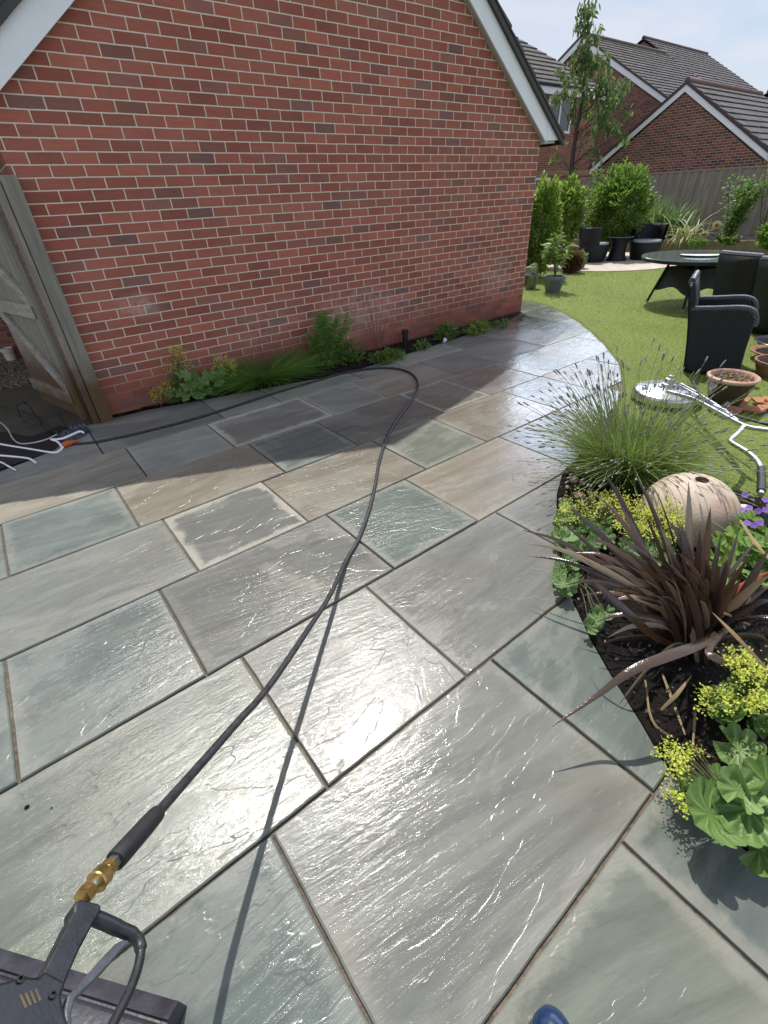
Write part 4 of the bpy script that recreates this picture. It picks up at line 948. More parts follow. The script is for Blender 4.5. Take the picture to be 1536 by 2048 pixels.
# ------------------------------------------------------------------ raised bed, sleepers
BEDZ = .27
SLP = [(6.25, 1.55), (7.15, 1.50), (8.15, 1.95), (8.72, 2.75), (9.05, 3.65), (9.75, 4.35), (10.7, 4.75), (11.75, 4.62), (12.6, 4.0), (13.05, 3.1), (13.25, 2.1), (13.6, .7), (13.85, -1.), (13.9, -3.2), (13.9, -6.3)]
rb = thing('raised_bed', 'low retaining edge of timber sleepers round the back planting', 'retaining edge', (10.7, 4.75, 0))
for a, b in zip(SLP[:-1], SLP[1:]):
    a, b = V(*a, 0), V(*b, 0); L = (b - a).length; d = (b - a).normalized(); n = max(1, round(L / .21)); sd = V(-d.y, d.x, 0); mb = MB()
    for i in range(n):
        p = a + d * (i * L / n + .003); q = a + d * ((i + 1) * L / n - .003); z = BEDZ + .03 + rnd.uniform(-.012, .012)
        mb.prism([p, q, q + sd * .09, p + sd * .09], (0, 0, z))
    mb.build('sleeper', M_SLEEPER, rb)
soil('raised_bed_soil', [(x, y + .03) for x, y in SLP] + [(15.57, -6.3), (15.57, 6.0), (5.6, 6.0), (5.6, 1.6)], BEDZ, .05, .5)

def pxbase(px, py, h=0.): return at(px, py, h)
def bush_px(name, label, px, py, h0, pw, ptop, n, ll, mat, push=0., **k):
    b = at(px, py, h0)
    if push: dd = V(b.x - CAM.x, b.y - CAM.y, 0).normalized(); b = b + dd * push
    D = depth(b + V(0, 0, .5)); H = topz(b, px, ptop) - b.z
    return bush(name, label, b, pw * D / FPX, H, n, ll, mat, **k)
bush_px('columnar_shrub', 'tall bright green columnar shrub closest to the corner of the brick house', 1072, 545, .1, 62, 366, 5200, .085, M_BUSHL)
bush_px('columnar_shrub', 'green leafy column standing between the first shrub and the pale fence', 1120, 497, BEDZ, 58, 366, 3600, .10, M_BUSHL)
bush_px('rounded_shrub', 'big rounded bright topped evergreen shrub against the fence', 1224, 492, BEDZ, 106, 341, 7600, .095, M_BUSHD)
# dark whippy plant at the left flank of the rounded shrub
b = at(1182, 489, BEDZ); t = thing('whippy_shrub', 'dark thin leaved shrub leaning at the left side of the rounded shrub', 'shrub', tuple(b)); ps = []; P = []; D = []
for k in range(16):
    a = rnd.uniform(0, 6.28); q = rnd.uniform(.1, .5); pt = smoothpath([b, b + V(math.cos(a) * q * .4, math.sin(a) * q * .4, .7), b + V(math.cos(a) * q, math.sin(a) * q, rnd.uniform(1.1, 1.65))], 8); ps.append(pt)
    for p in pt[2:]:
        for _ in range(14): P.append(tuple(p + V(rnd.gauss(0, .06), rnd.gauss(0, .06), rnd.gauss(0, .05)))); D.append((math.cos(a) + rnd.gauss(0, .8), math.sin(a) + rnd.gauss(0, .8), rnd.uniform(-.6, .8)))
leaves('foliage', P, D, .085, .03, M_BUSHD, t); stems('stems', ps, .008, M_STEMB, t)

def strap(name, label, cat, base, n, L, W, mat, lean=(.2, 1.1), spread=.12, seg=7, bend=.9, group=None, dirs=None):
    """arching sword leaves from one crown"""
    base = Vector(base); t = thing(name, label, cat, tuple(base), group=group); vs = []; f4 = []
    for i in range(n):
        a = rnd.uniform(0, 6.28) if dirs is None else rnd.choice(dirs) + rnd.gauss(0, .35); le = rnd.uniform(*lean); l = L * rnd.uniform(.6, 1.1); w_ = W * rnd.uniform(.7, 1.15)
        h = V(math.cos(a), math.sin(a), 0); sd = V(-math.sin(a), math.cos(a), 0); p = base + V(rnd.gauss(0, spread), rnd.gauss(0, spread), 0); ang = math.pi / 2 - le * .45; b = len(vs)
        for k in range(seg + 1):
            s = k / seg; ww = w_ * min(1, .55 + s * 1.6) * (1 - s ** 2.2) + .0015; nn = h.cross(sd)
            vs += [p - sd * ww / 2, p + (V(0, 0, -1) * .12 * ww), p + sd * ww / 2]
            p = p + (h * math.cos(ang) + V(0, 0, math.sin(ang))) * (l / seg); ang -= bend * le / seg * (0.6 + s)
        for k in range(seg):
            for c in (0, 1): f4.append((b + 3 * k + c, b + 3 * k + 3 + c, b + 3 * k + 4 + c, b + 3 * k + 1 + c))
    npmesh('leaves', np.array([tuple(v) for v in vs]), [np.array(f4)], mat, t); return t
strap('strap_plant', 'clump of arching green strap leaves beside the rounded shrub', 'plant', at(1298, 476, BEDZ), 170, 1.05, .045, M_STRAP, spread=.25)
strap('strap_plant', 'second dark green strap leaved clump just behind the striped one', 'plant', at(1335, 474, BEDZ), 120, 1.0, .045, M_STRAP, spread=.25)
strap('striped_plant', 'cream striped sword leaved plant behind the glass table', 'plant', at(1372, 486, BEDZ), 60, 1.0, .05, M_STRAPY, spread=.12, lean=(.9, 2.0), bend=1.25)
def sparse(name, label, px, py, h0, H, wd, ns, nl, ll, mat):
    b = at(px, py, h0); t = thing(name, label, 'shrub', tuple(b)); ps = []; P = []; D = []
    for k in range(ns):
        a = rnd.uniform(0, 6.28); q = rnd.uniform(.1, .5) * wd; pt = smoothpath([b, b + V(math.cos(a) * q * .5, math.sin(a) * q * .5, H * .5), b + V(math.cos(a) * q, math.sin(a) * q, H * rnd.uniform(.75, 1))], 8); ps.append(pt)
        for p in pt[3:]:
            for _ in range(nl): P.append(tuple(p + V(rnd.gauss(0, .06), rnd.gauss(0, .06), rnd.gauss(0, .04)))); D.append((rnd.gauss(0, 1), rnd.gauss(0, 1), rnd.uniform(-.5, .5)))
    leaves('foliage', P, D, ll, ll * .6, mat, t); stems('stems', ps, .009, M_STEMB, t); return t
sparse('rose_shrub', 'open leafy shrub with pale leaves standing before the long fence above the table', 1450, 487, BEDZ, 1.35, 1.0, 12, 9, .085, M_PERN)
sparse('thin_sapling', 'thin almost bare sapling against the long fence near the picture edge', 1515, 490, BEDZ, 1.7, .9, 9, 2, .06, M_PERN)
bush_px('low_shrub', 'mid green shrub cut by the right picture edge before the fence', 1548, 497, BEDZ, 62, 440, 1500, .09, M_BUSHD)
bush_px('low_shrub', 'small soft green mound just behind the table top', 1392, 494, BEDZ, 32, 478, 700, .05, M_PERN)
b = at(1450, 492, BEDZ); t = thing('hosta', 'low rosette of broad glossy leaves at the foot of the open shrub', 'plant', tuple(b))
n = 46; a = rng.uniform(0, 6.28, n); P = np.array(b) + np.stack([np.cos(a) * .06, np.sin(a) * .06, rng.uniform(0, .1, n)], 1)
leaves('leaves', P, np.stack([np.cos(a), np.sin(a), rng.uniform(.2, 1.1, n)], 1), rng.uniform(.18, .3, n), .11, M_PERN, t)
bush_px('bronze_grass', 'rounded tuft of bronze grass behind the grey blue pot', 1140, 549, 0., 34, 505, 1200, .09, M_BROWNL, push=.25)
bush_px('spurge', 'lime green leafy plant next to the bronze tuft', 1156, 541, 0., 22, 503, 500, .07, M_ALCH, push=.25)
bush_px('dark_shrub', 'dark purple leaved shrub in shade beneath the first columnar shrub', 1098, 530, .12, 44, 478, 900, .08, m_leaf('purple_leaves', (.03, .012, .012), (.07, .025, .022), .45, .2, .4), push=.4)
for px, py, pyb, lab in ((1145, 463, 488, 'cream round allium head left of the rattan armchairs'), (1424, 450, 492, 'taller cream allium head above the table glass'), (1404, 469, 492, 'lower cream allium head of the pair above the table glass')):
    b = at(px - 3, pyb, BEDZ); zt = topz(b, px, py); c = V(b.x, b.y, zt); rr = 9.3 * depth(c) / FPX
    t = thing('allium', lab, 'flower', tuple(b), group='cream allium seed heads'); n = 420; d = nrm(rng.normal(size=(n, 3)))
    blades('head', np.repeat(np.array([tuple(c)]), n, 0), d, np.full(n, rr) * rng.uniform(.8, 1.1, n), np.full(n, rr * .16), M_ALLI, t, .05, 1)
    stems('stem', [smoothpath([b, b.lerp(c, .5) + V(.02, 0, 0), c], 4)], .010, M_STEM, t)

# ------------------------------------------------------------------ the young tree beyond the fence
def young_tree():
    X = 17.6; b = at_x(1141, 352, X); base = V(b.x, b.y, -.05); t = thing('young_tree', 'slender young tree with drooping leaves standing beyond the fence', 'tree', tuple(base))
    pts = [base, b] + [at_x(px, py, X) for px, py in ((1147, 305), (1153, 262), (1160, 225), (1167, 180), (1171, 140), (1175, 95), (1176, 55), (1177, -6))]
    D0 = depth(b); r0 = 5.2 * D0 / FPX
    MB().tube(smoothpath(pts, 4), [r0 * (1 - .93 * i / (4 * (len(pts) - 1))) for i in range(4 * (len(pts) - 1) + 1)], 8).build('trunk', M_BARK, t)
    cl = [(1175, 8, 11, 60), (1170, 28, 14, 90), (1185, 24, 10, 60), (1164, 52, 9, 40), (1176, 58, 13, 90), (1188, 64, 9, 50), (1176, 95, 11, 70), (1168, 112, 12, 70), (1182, 112, 12, 70), (1172, 134, 20, 190), (1160, 132, 10, 60), (1186, 128, 12, 70), (1206, 112, 10, 60), (1201, 124, 8, 40), (1124, 142, 8, 50), (1128, 156, 9, 60),
          (1165, 160, 9, 40), (1200, 150, 8, 30), (1222, 142, 8, 25), (1236, 165, 10, 50), (1210, 172, 17, 130), (1196, 176, 12, 80), (1236, 186, 14, 110), (1252, 172, 6, 20), (1180, 186, 12, 70), (1150, 190, 12, 70), (1124, 196, 11, 70), (1135, 186, 8, 40), (1158, 206, 10, 60), (1203, 206, 13, 90), (1228, 210, 13, 90), (1218, 232, 13, 90), (1192, 236, 12, 70), (1222, 252, 11, 70), (1208, 250, 11, 60), (1252, 224, 8, 35), (1238, 262, 9, 45), (1256, 264, 6, 20), (1246, 278, 8, 35), (1148, 222, 10, 60), (1166, 226, 9, 50), (1148, 240, 7, 30), (1180, 262, 10, 30), (1170, 285, 9, 18), (1134, 285, 7, 14), (1112, 300, 6, 14), (1104, 322, 6, 14), (1118, 312, 5, 8), (1148, 335, 6, 12), (1190, 300, 12, 20), (1200, 285, 10, 18), (1180, 318, 10, 14), (1200, 312, 8, 10)]
    P = []; D = []; br = []
    for px, py, rr, n in cl:
        c = at_x(px, py, X); R_ = rr * depth(c) / FPX; c = c + V(rnd.uniform(-.8, .8), 0, 0) * min(1, R_ * 2)
        # branch from the trunk, starting well below the clump
        pyt = min(py + rnd.uniform(30, 85), 345); k = np.interp(pyt, [-6, 55, 140, 225, 305, 352], [1177, 1176, 1171, 1160, 1147, 1141]); s = at_x(float(k), pyt, X)
        mid = s.lerp(c, .55) + V(0, 0, .05); br.append(smoothpath([s, mid, c, c + (c - mid) * .3], 5))
        for _ in range(int(n * .58)):
            q = c + V(rnd.gauss(0, R_ * .6), rnd.gauss(0, R_ * .55), rnd.gauss(0, R_ * .6)); P.append(tuple(q)); D.append((rnd.gauss(0, .5), rnd.gauss(0, .5), -1 + rnd.gauss(0, .45)))
    n = len(P); leaves('crown', P, D, rng.uniform(.15, .25, n), rng.uniform(.06, .09, n), M_TREEL, t, up=jit(n, 1.))
    stems('branches', br, .013, M_BARK, t)
young_tree()

# ------------------------------------------------------------------ pots by the house corner
def pot(name, label, c, prof, mat, soilz, soilr, extra=None, group=None, n=28):
    t = thing(name, label, 'plant pot', tuple(c), group=group); MB().lathe(prof, n, tuple(c)).build('pot_body', mat, t)
    MB().lathe([(soilr, soilz), (soilr * .6, soilz + .012), (.001, soilz + .016)], n, tuple(c)).build('potting_soil', M_SOIL, t)
    return t
c = at(1061, 577, 0); Dp = depth(c); r = 14.2 * Dp / FPX; H = topz(c, 1061, 549)
t = pot('bucket', 'small green grey zinc bucket with a seedling, beside the house corner', c, [(.001, .0), (r * .68, 0), (r * .97, H * .93), (r * 1.04, H * .95), (r * 1.04, H), (r * .93, H), (r * .88, H * .86)], M_BUCKET, H * .84, r * .89)
b = c + V(0, 0, H * .85); t2 = thing('seedling', 'tiny seedling growing in the zinc bucket', 'plant', tuple(b)); n = 26
leaves('leaves', np.array(b) + jit(n, .03) * [1, 1, .3] + np.stack([np.zeros(n), np.zeros(n), rng.uniform(.03, .2, n)], 1), jit(n, 1.) + [0, 0, .3], .06, .03, M_ALCH, t2); stems('stem', [[b, b + V(.01, 0, .1), b + V(0, .01, .19)]], .004, M_STEM, t2)
c = at(1105, 583, 0); Dp = depth(c); r = 20.5 * Dp / FPX; H = topz(c, 1109, 552)
pot('blue_pot', 'grey blue plastic plant pot on the grass', c, [(.001, 0), (r * .66, 0), (r * .72, .02), (r * .93, H * .74), (r * .95, H * .75), (r * 1.03, H * .8), (r * 1.03, H), (r * .94, H), (r * .9, H * .85)], M_BLUEPOT, H * .84, r * .9)
b = c + V(0, 0, H * .85); t = thing('potted_plant', 'leafy plant with long pointed leaves growing in the grey blue pot', 'plant', tuple(b)); P = []; D = []; ps = []
for k in range(9):
    a = rnd.uniform(0, 6.28); q = rnd.uniform(.03, .24); hh = rnd.uniform(.4, .72); e = b + V(math.cos(a) * q, math.sin(a) * q, hh); ps.append(smoothpath([b, b + V(math.cos(a) * q * .3, math.sin(a) * q * .3, hh * .5), e], 4))
    for _ in range(15):
        a2 = rnd.uniform(0, 6.28); f = rnd.uniform(.55, 1.); P.append(tuple(b.lerp(e, f))); D.append((math.cos(a2), math.sin(a2), rnd.uniform(-.45, .5)))
n = len(P); leaves('leaves', P, D, rng.uniform(.13, .21, n), rng.uniform(.045, .06, n), m_leaf('lily_leaves', (.10, .19, .03), (.20, .30, .06), .4, .35, .4), t); stems('stems', ps, .008, M_STEM, t)
MB().tube([b + V(.02, .02, -.05), b + V(.03, .02, .78)], .007, 6).build('cane', m_plain('bamboo_cane', (.42, .36, .24), .6), t)

# ------------------------------------------------------------------ rattan lounge set on the round patio
def lounge():
    t = thing('lounge_chair', 'black rattan tub armchair turned sideways, left of the little round table', 'armchair', (0, 0, 0), group='black rattan lounge set')
    L_ = dict(parent=t, world=False)
    MB().lathe([(.001, .0), (.265, 0), (.285, .02), (.325, .16), (.362, .36), (.35, .385), (.001, .385)], 32).build('base', M_RAT, **L_)
    mb = MB(); pr = [(.362, .37), (.385, .52), (.392, .70), (.385, .735), (.362, .74), (.345, .72), (.335, .52), (.33, .38)]
    mb.lathe(pr, 22, a0=R(78), a1=R(282)); mb.build('backrest', M_RAT, **L_)
    MB().lathe([(.33, .386), (.335, .40), (.325, .425), (.001, .435)], 28).build('seat_cushion', M_CUSH, **L_)
    MB().tube([(.372 * math.cos(a), .372 * math.sin(a), .742) for a in np.linspace(R(80), R(280), 24)], .012, 8).build('back_rim', M_TRIM, **L_); return t
lg = lounge(); ca = at(1182, 524, 0); cb_ = at(1284, 519, 0); ct = at(1231, 522, 0)
lg.location = ca; lg.rotation_euler = (0, 0, math.atan2(ct.y - ca.y, ct.x - ca.x) - .2)
dup(lg, cb_, math.atan2(CAM.y - cb_.y, CAM.x - cb_.x) + .25, 'black rattan tub armchair facing the lawn, right of the little round table', 'black rattan lounge set')
t = thing('side_table', 'little black rattan hourglass table with round glass top between the tub armchairs', 'table', tuple(ct), group='black rattan lounge set')
MB().lathe([(.001, 0), (.235, 0), (.235, .02), (.20, .10), (.165, .27), (.19, .42), (.255, .515), (.001, .515)], 28, tuple(ct)).build('base', M_RAT, t)
MB().lathe([(.001, .5165), (.30, .5165), (.303, .522), (.30, .528), (.001, .528)], 32, tuple(ct)).build('glass_top', M_TGLASS, t)

# ------------------------------------------------------------------ dining table and chairs
def dining():
    c = V(6.95, -1.54, 0); zt = .655; r = .755
    t = thing('dining_table', 'round dark glass dining table with woven base on the lawn', 'table', tuple(c))
    MB().lathe([(.001, zt - .012), (r, zt - .012), (r + .006, zt - .004), (r, zt + .004), (.001, zt + .004)], 64, tuple(c)).build('glass_top', M_TGLASS, t)
    MB().lathe([(r - .05, zt - .05), (r - .004, zt - .05), (r - .002, zt - .014), (r - .05, zt - .014)], 56, tuple(c)).build('rim', M_RAT, t)
    MB().lathe([(.001, zt + .012), (.25, zt + .012), (.27, zt + .016), (.27, zt + .024), (.25, zt + .03), (.001, zt + .026)], 48, tuple(c)).build('turntable', M_TGLASS, t)
    lp = []
    for k in range(4):
        a = R(20 + 90 * k); d = V(math.cos(a), math.sin(a), 0); ft = c + d * .53; tp = c + d * .34 + V(0, 0, zt - .05); lp.append((ft, tp, d))
        MB().tube([tp, tp.lerp(ft, .5) + d * .005, ft + V(0, 0, .012)], .019, 8).build('leg', M_RAT, t)
        f_ = MB().lathe([(.001, 0), (.022, 0), (.022, .018), (.001, .02)], 10, tuple(ft)).build('foot', M_UPVC_G, t)
    for k in range(4):
        a, b = lp[k], lp[(k + 1) % 4]; mb = MB(); n = 10; vs = []
        for i in range(n + 1):
            s = i / n; dip = .06 * (1 - math.cos(s * 2 * math.pi)) / 2
            for f0 in (.16, .70 - .0):
                fa = f0 - (dip * 2.2 if f0 > .5 else 0); pa = a[1].lerp(a[0], fa); pb = b[1].lerp(b[0], fa); p = pa.lerp(pb, s); p = c + (p - c) * (1 - .0 * s); vs.append(p)
        mb.add(vs, [(2 * i, 2 * i + 1, 2 * i + 3, 2 * i + 2) for i in range(n)]); o = mb.build('panel', M_RAT, t)
        sm = o.modifiers.new('thick', 'SOLIDIFY'); sm.thickness = .012
dining()
def dchair():
    t = thing('garden_chair', 'black rattan armchair seen from its side on the lawn, closest of the three', 'chair', (0, 0, 0), group='black rattan dining chairs'); L_ = dict(parent=t, world=False)
    # local: x forward, y to the chair's left
    W_ = .29; 
    mb = MB(); n = 8; vs = []
    for i in range(n + 1):
        z = .02 + (.86 - .02) * i / n; x = .03 - .20 * z / .86 + .02 * math.sin(z * 3.6); w_ = W_ * (.93 + .07 * math.cos((z - .3) * 2))
        vs += [(x, -w_, z), (x, w_, z)]
    mb.add(vs, [(2 * i, 2 * i + 1, 2 * i + 3, 2 * i + 2) for i in range(n)], 0, True); o = mb.build('backrest', M_RAT, **L_); s_ = o.modifiers.new('thick', 'SOLIDIFY'); s_.thickness = .06; s_.offset = 0
    MB().tube([(-.168, -W_ * .92, .865), (-.168, W_ * .92, .865)], .033, 8).build('back_rim', M_TRIM, **L_)
    MB().box((.20, 0, .40), (.48, 2 * W_ - .05, .07)).build('seat', M_RAT, bevel=.02, **L_)
    MB().box((.455, 0, .20), (.03, 2 * W_ - .06, .34)).build('front_panel', M_RAT, **L_)
    for sgn in (-1, 1):
        pr = [(.03, .02), (.50, .02), (.475, .30), (.465, .50), (.455, .575), (.41, .625), (.33, .645), (-.10, .615)]
        MB().prism([V(x, sgn * W_ - (.0 if sgn > 0 else .0), z) for x, z in pr], (0, -sgn * .045, 0)).build('side_panel', M_RAT, bevel=.012, **L_)
        path = smoothpath([(-.10, sgn * (W_ - .022), .62), (.1, sgn * (W_ - .022), .635), (.31, sgn * (W_ - .022), .653), (.415, sgn * (W_ - .022), .632), (.465, sgn * (W_ - .022), .56), (.47, sgn * (W_ - .022), .50)], 6)
        MB().tube(path, .027, 8).build('arm_rail', M_TRIM, **L_)
    return t
dc = dchair(); f = V(.32, -.95, 0); wv = V(.95, .32, 0); nb = V(3.69, -2.94, 0)
dc.scale = (.90, 1, .925); dc.location = nb + wv * .29; dc.rotation_euler = (0, 0, math.atan2(f.y, f.x))
q = V(6.02, -2.46, 0); dup(dc, q, math.atan2(-.34, .94), 'black rattan armchair with its tall back towards us, behind the side-on chair', 'black rattan dining chairs')
q = V(5.62, -3.02, 0); dup(dc, q, math.atan2(-.40, .92), 'black rattan armchair showing its back, cut by the right picture edge', 'black rattan dining chairs')

# ------------------------------------------------------------------ terracotta pots on the lawn
rim = at(1468, 750, .26); c = V(rim.x, rim.y, 0); r = 43 * depth(rim) / FPX
pot('bowl_pot', 'wide dark terracotta bowl with a pale rim, in front of the side-on chair', c, [(.001, 0), (r * .55, 0), (r * .72, .07), (r * .93, .20), (r * .97, .232)], M_TERRAD, .215, r * .9)
t = bpy.data.objects['bowl_pot']; MB().lathe([(r * .90, .21), (r * .97, .228), (r * 1.05, .236), (r * 1.06, .252), (r * .97, .262), (r * .89, .25), (r * .88, .2)], 36, tuple(c)).build('rim', M_TERRAP, t)
n = 150; a = rng.uniform(0, 6.28, n); q = np.sqrt(rng.random(n)) * r * .8
leaves('dead_leaves', np.array(c) + np.stack([np.cos(a) * q, np.sin(a) * q, np.full(n, .235)], 1), jit(n, 1.) * [1, 1, .4], .035, .016, M_DRYL, t)
c = at(1530, 752, 0.); c = c + V(.1, -.06, 0)
pot('saucer_pot', 'low plain terracotta pot half hidden behind the dark bowl', c, [(.001, 0), (.16, 0), (.20, .10), (.215, .11), (.215, .135), (.195, .135), (.18, .1)], M_TERRA, .10, .185)
c = at(1546, 742, 0.); c = c + V(.42, .10, 0); H = topz(c, 1540, 700)
pot('tall_pot', 'tall terracotta pot with a pale rim at the right picture edge', c, [(.001, 0), (.15, 0), (.20, H * .75), (.215, H * .86), (.25, H * .88), (.255, H), (.225, H), (.2, H * .8)], M_TERRA, H * .82, .2)
c = c + V(.42, .10, 0); pot('glazed_pot', 'dark glazed pot just behind the tall terracotta one', c, [(.001, 0), (.16, 0), (.23, H * .7), (.235, H * .98), (.26, H * 1.02), (.255, H * 1.07), (.22, H * 1.06), (.2, H * .9)], M_GLAZE, H * .9, .2)
M_SHARD = m_plain('bright_terracotta', (.38, .155, .075), .8, .3, 20, .003)
sh = thing('broken_tiles', 'heap of broken terracotta edging shards on the grass below the dark bowl', 'shards', tuple(at(1490, 818, 0)))
for k in range(17):
    q = at(rnd.uniform(1442, 1546), rnd.uniform(806, 828), .0); mb = MB(); n = rnd.choice((4, 5, 6)); a0 = rnd.uniform(0, 6); s = rnd.uniform(.035, .075)
    T = Matrix.Translation(q + V(0, 0, .014 + .012 * rnd.random())) @ Matrix.Rotation(rnd.uniform(-.35, .35), 4, 'X') @ Matrix.Rotation(rnd.uniform(-.35, .35), 4, 'Y')
    mb.prism([T @ V(math.cos(a0 + 6.28 * i / n) * s * rnd.uniform(.7, 1.2), math.sin(a0 + 6.28 * i / n) * s * rnd.uniform(.7, 1.2), 0) for i in range(n)], (T.to_3x3() @ V(0, 0, .016))); mb.build('shard', M_SHARD, sh)

# ------------------------------------------------------------------ border: ball, stones, lavender, lady's mantle, sword plant, cranesbill
def px_cloud(n, cx, cy, rx, ry, h0, h1):
    o = []
    while len(o) < n:
        a, b = rnd.uniform(-1, 1), rnd.uniform(-1, 1)
        if a * a + b * b <= 1: o.append(tuple(at(cx + a * rx, cy + b * ry, rnd.uniform(h0, h1))))
    return np.array(o)
bc = at(1373, 1034, .055); br_ = 89 * depth(bc) / FPX
d_ = ray(1405, 958).normalized(); oc = CAM - bc; bb = oc.dot(d_); tt = -bb - math.sqrt(max(0, bb * bb - (oc.dot(oc) - br_ ** 2))); pole = (CAM + d_ * tt - bc).normalized()
ball = thing('stone_ball', 'big round pale sandstone ball with a hole in its top, half sunk in the border', 'stone ball', (bc.x, bc.y, 0))
rh = .030; a0 = math.asin(rh / br_); prof = [(br_ * math.sin(math.pi - (math.pi - a0 - .02) * k / 40), br_ * math.cos(math.pi - (math.pi - a0 - .02) * k / 40)) for k in range(41)]
prof += [(rh + .001, br_ * math.cos(a0) - .003)]
T = pole.to_track_quat('Z', 'Y').to_matrix().to_4x4(); T.translation = bc
MB().lathe(prof, 64, M=T).build('ball_body', M_BALL, ball)
MB().lathe([(rh + .001, br_ * math.cos(a0) - .003), (rh * .98, br_ * math.cos(a0) - .012), (rh * .95, br_ * .6), (.001, br_ * .58)], 24, M=T).build('hole', M_HOLE, ball)
def cobble(name, px, py, s, mat, label, group):
    p = at(px, py, .02); mb = MB(); n = 10; pr = [(math.sin(math.pi * k / n), -math.cos(math.pi * k / n)) for k in range(n + 1)]
    mb.lathe([(max(.001, r) * s, z * s * .62) for r, z in pr], 14, M=Matrix.Translation(p + V(0, 0, s * .25)) @ Matrix.Rotation(rnd.uniform(0, 6), 4, 'Z') @ Matrix.Rotation(rnd.uniform(-.3, .3), 4, 'X'), sx=rnd.uniform(1., 1.45), sy=rnd.uniform(.8, 1.05))
    o = mb.build(name, mat, smooth=True); return tag(o, label, 'stone', group)
for px, py, s in ((1148, 962, .030), (1164, 968, .022), (1160, 995, .03), (1134, 976, .018), (1178, 985, .02), (1186, 1030, .03), (1196, 1052, .026), (1122, 1000, .014), (1140, 1010, .016)):
    cobble('cobble', px, py, s, M_COB, 'small brown or grey river stone on the soil under the lavender', 'river stones under the lavender')
for px, py, s, l in ((1487, 1018, .030, 'bigger flat white stone beside the violet flowers'), (1500, 1030, .024, 'round white stone lying in front of the flat one by the violet flowers'), (1472, 1034, .018, 'small white stone touching the side of the ball')):
    cobble('white_stone', px, py, s, M_WSTONE, l, 'white stones beside the ball')

def lavender():
    b = at(1228, 962, 0); b = V(b.x + .10, b.y - .02, 0); t = thing('lavender_bush', 'big grey green lavender bush with long stems and faded heads, overhanging the paving', 'plant', tuple(b))
    n = 5600; a = rng.uniform(0, 6.28, n); q = np.sqrt(rng.random(n)) * .24; el = rng.uniform(.15, 1.45, n)
    P = np.array(b) + np.stack([np.cos(a) * q, np.sin(a) * q, rng.uniform(.0, .20, n)], 1)
    D = np.stack([np.cos(a) * np.cos(el), np.sin(a) * np.cos(el), np.sin(el) + .12], 1) + jit(n, .22)
    blades('leaves', P, D, rng.uniform(.12, .34, n), rng.uniform(.0028, .0048, n), M_LAV, t, .12, 2)
    n = 760; a = rng.uniform(0, 6.28, n); el = np.arccos(rng.uniform(.0, .97, n)); el = math.pi / 2 - el * .92; q = np.sqrt(rng.random(n)) * .16
    P = np.array(b) + np.stack([np.cos(a) * q, np.sin(a) * q, rng.uniform(.05, .18, n)], 1)
    D = nrm(np.stack([np.cos(a) * np.cos(el), np.sin(a) * np.cos(el), np.sin(el) * 1.05 + .05], 1) + jit(n, .10)); L = rng.uniform(.36, .64, n)
    ps = []; tips = []; td = []
    for p, d, l in zip(P, D, L):
        p, d = Vector(p), Vector(d); rt = d.x * .78 - d.y * .62
        if rt > .30 and rnd.random() < .40: continue
        h = V(d.x, d.y, 0); bend = V(rnd.gauss(0, .04), rnd.gauss(0, .04), -.05 * h.length)
        path = [p, p + d * l * .4 + bend * .1, p + d * l * .75 + bend * .45, p + d * l + bend]; ps.append(path); tips.append(path[-1]); td.append((path[-1] - path[-2]).normalized())
    stems('stems', ps, .0023, M_LAVS, t, 4)
    mb = MB()
    for p, d in zip(tips, td):
        if rnd.random() < (.28 if d.x * .78 - d.y * .62 < .25 else .6): continue
        l = rnd.uniform(.022, .046); r = rnd.uniform(.0038, .0058); mb.tube([p, p + d * l * .2, p + d * l * .4, p + d * l * .6, p + d * l * .85, p + d * l], [r * .5, r, r * .8, r * 1.05, r * .75, r * .2], 5)
    mb.build('flower_heads', M_LAVF, t, flat_angle=False)['kind'] = 'stuff'
lavender()

def mantle(name, label, base, leafs, flow, mat=M_ALCH, fmat=M_ALCHF, fsize=.0095, per=13, spread=.013, cat='plant'):
    """lady's mantle: scalloped leaves (px, py, height, px radius) and frothy sprays (cx, cy, rx, ry, h0, h1, count)"""
    base = Vector(base); t = thing(name, label, cat, tuple(base)); P = []; Nn = []; r = []; st = []
    for px, py, h, rp in leafs:
        p = at(px, py, h); P.append(tuple(p)); v = (CAM - p).normalized(); Nn.append((v.x * .35 + rnd.gauss(0, .28), v.y * .35 + rnd.gauss(0, .28), .9)); r.append(rp * depth(p) / FPX)
        st.append(smoothpath([base + V(rnd.gauss(0, .02), rnd.gauss(0, .02), 0), base.lerp(p, .55) + V(0, 0, .03), p - V(0, 0, .004)], 4))
    if P: discs('leaves', P, Nn, r, mat, t)
    C_ = []
    for cx, cy, rx, ry, h0, h1, n in flow:
        for p in px_cloud(n, cx, cy, rx, ry, h0, h1):
            C_.append(p); q = Vector(p); st.append(smoothpath([base + V(rnd.gauss(0, .03), rnd.gauss(0, .03), .02), base.lerp(q, .6) + V(0, 0, .02), q], 3))
    if C_: flowers('flowers', C_, per, spread, fsize, fmat, t)
    stems('stems', st, .0022, M_STEM, t, 4); return t
def rl(n, cx, cy, rx, ry, h0, h1, r0, r1):
    o = []
    while len(o) < n:
        a, b = rnd.uniform(-1, 1), rnd.uniform(-1, 1)
        if a * a + b * b <= 1: o.append((cx + a * rx, cy + b * ry, rnd.uniform(h0, h1), rnd.uniform(r0, r1)))
    return o
mantle('lady_mantle', 'frothy lime flowered mound nearest the paving, under the lavender', at(1175, 1060, 0), rl(26, 1170, 1070, 52, 46, .04, .12, 15, 26) + rl(8, 1128, 1040, 14, 34, .03, .09, 11, 18), [(1165, 1010, 44, 30, .10, .18, 46), (1130, 1045, 16, 26, .08, .14, 20), (1230, 1005, 30, 26, .12, .2, 34)])
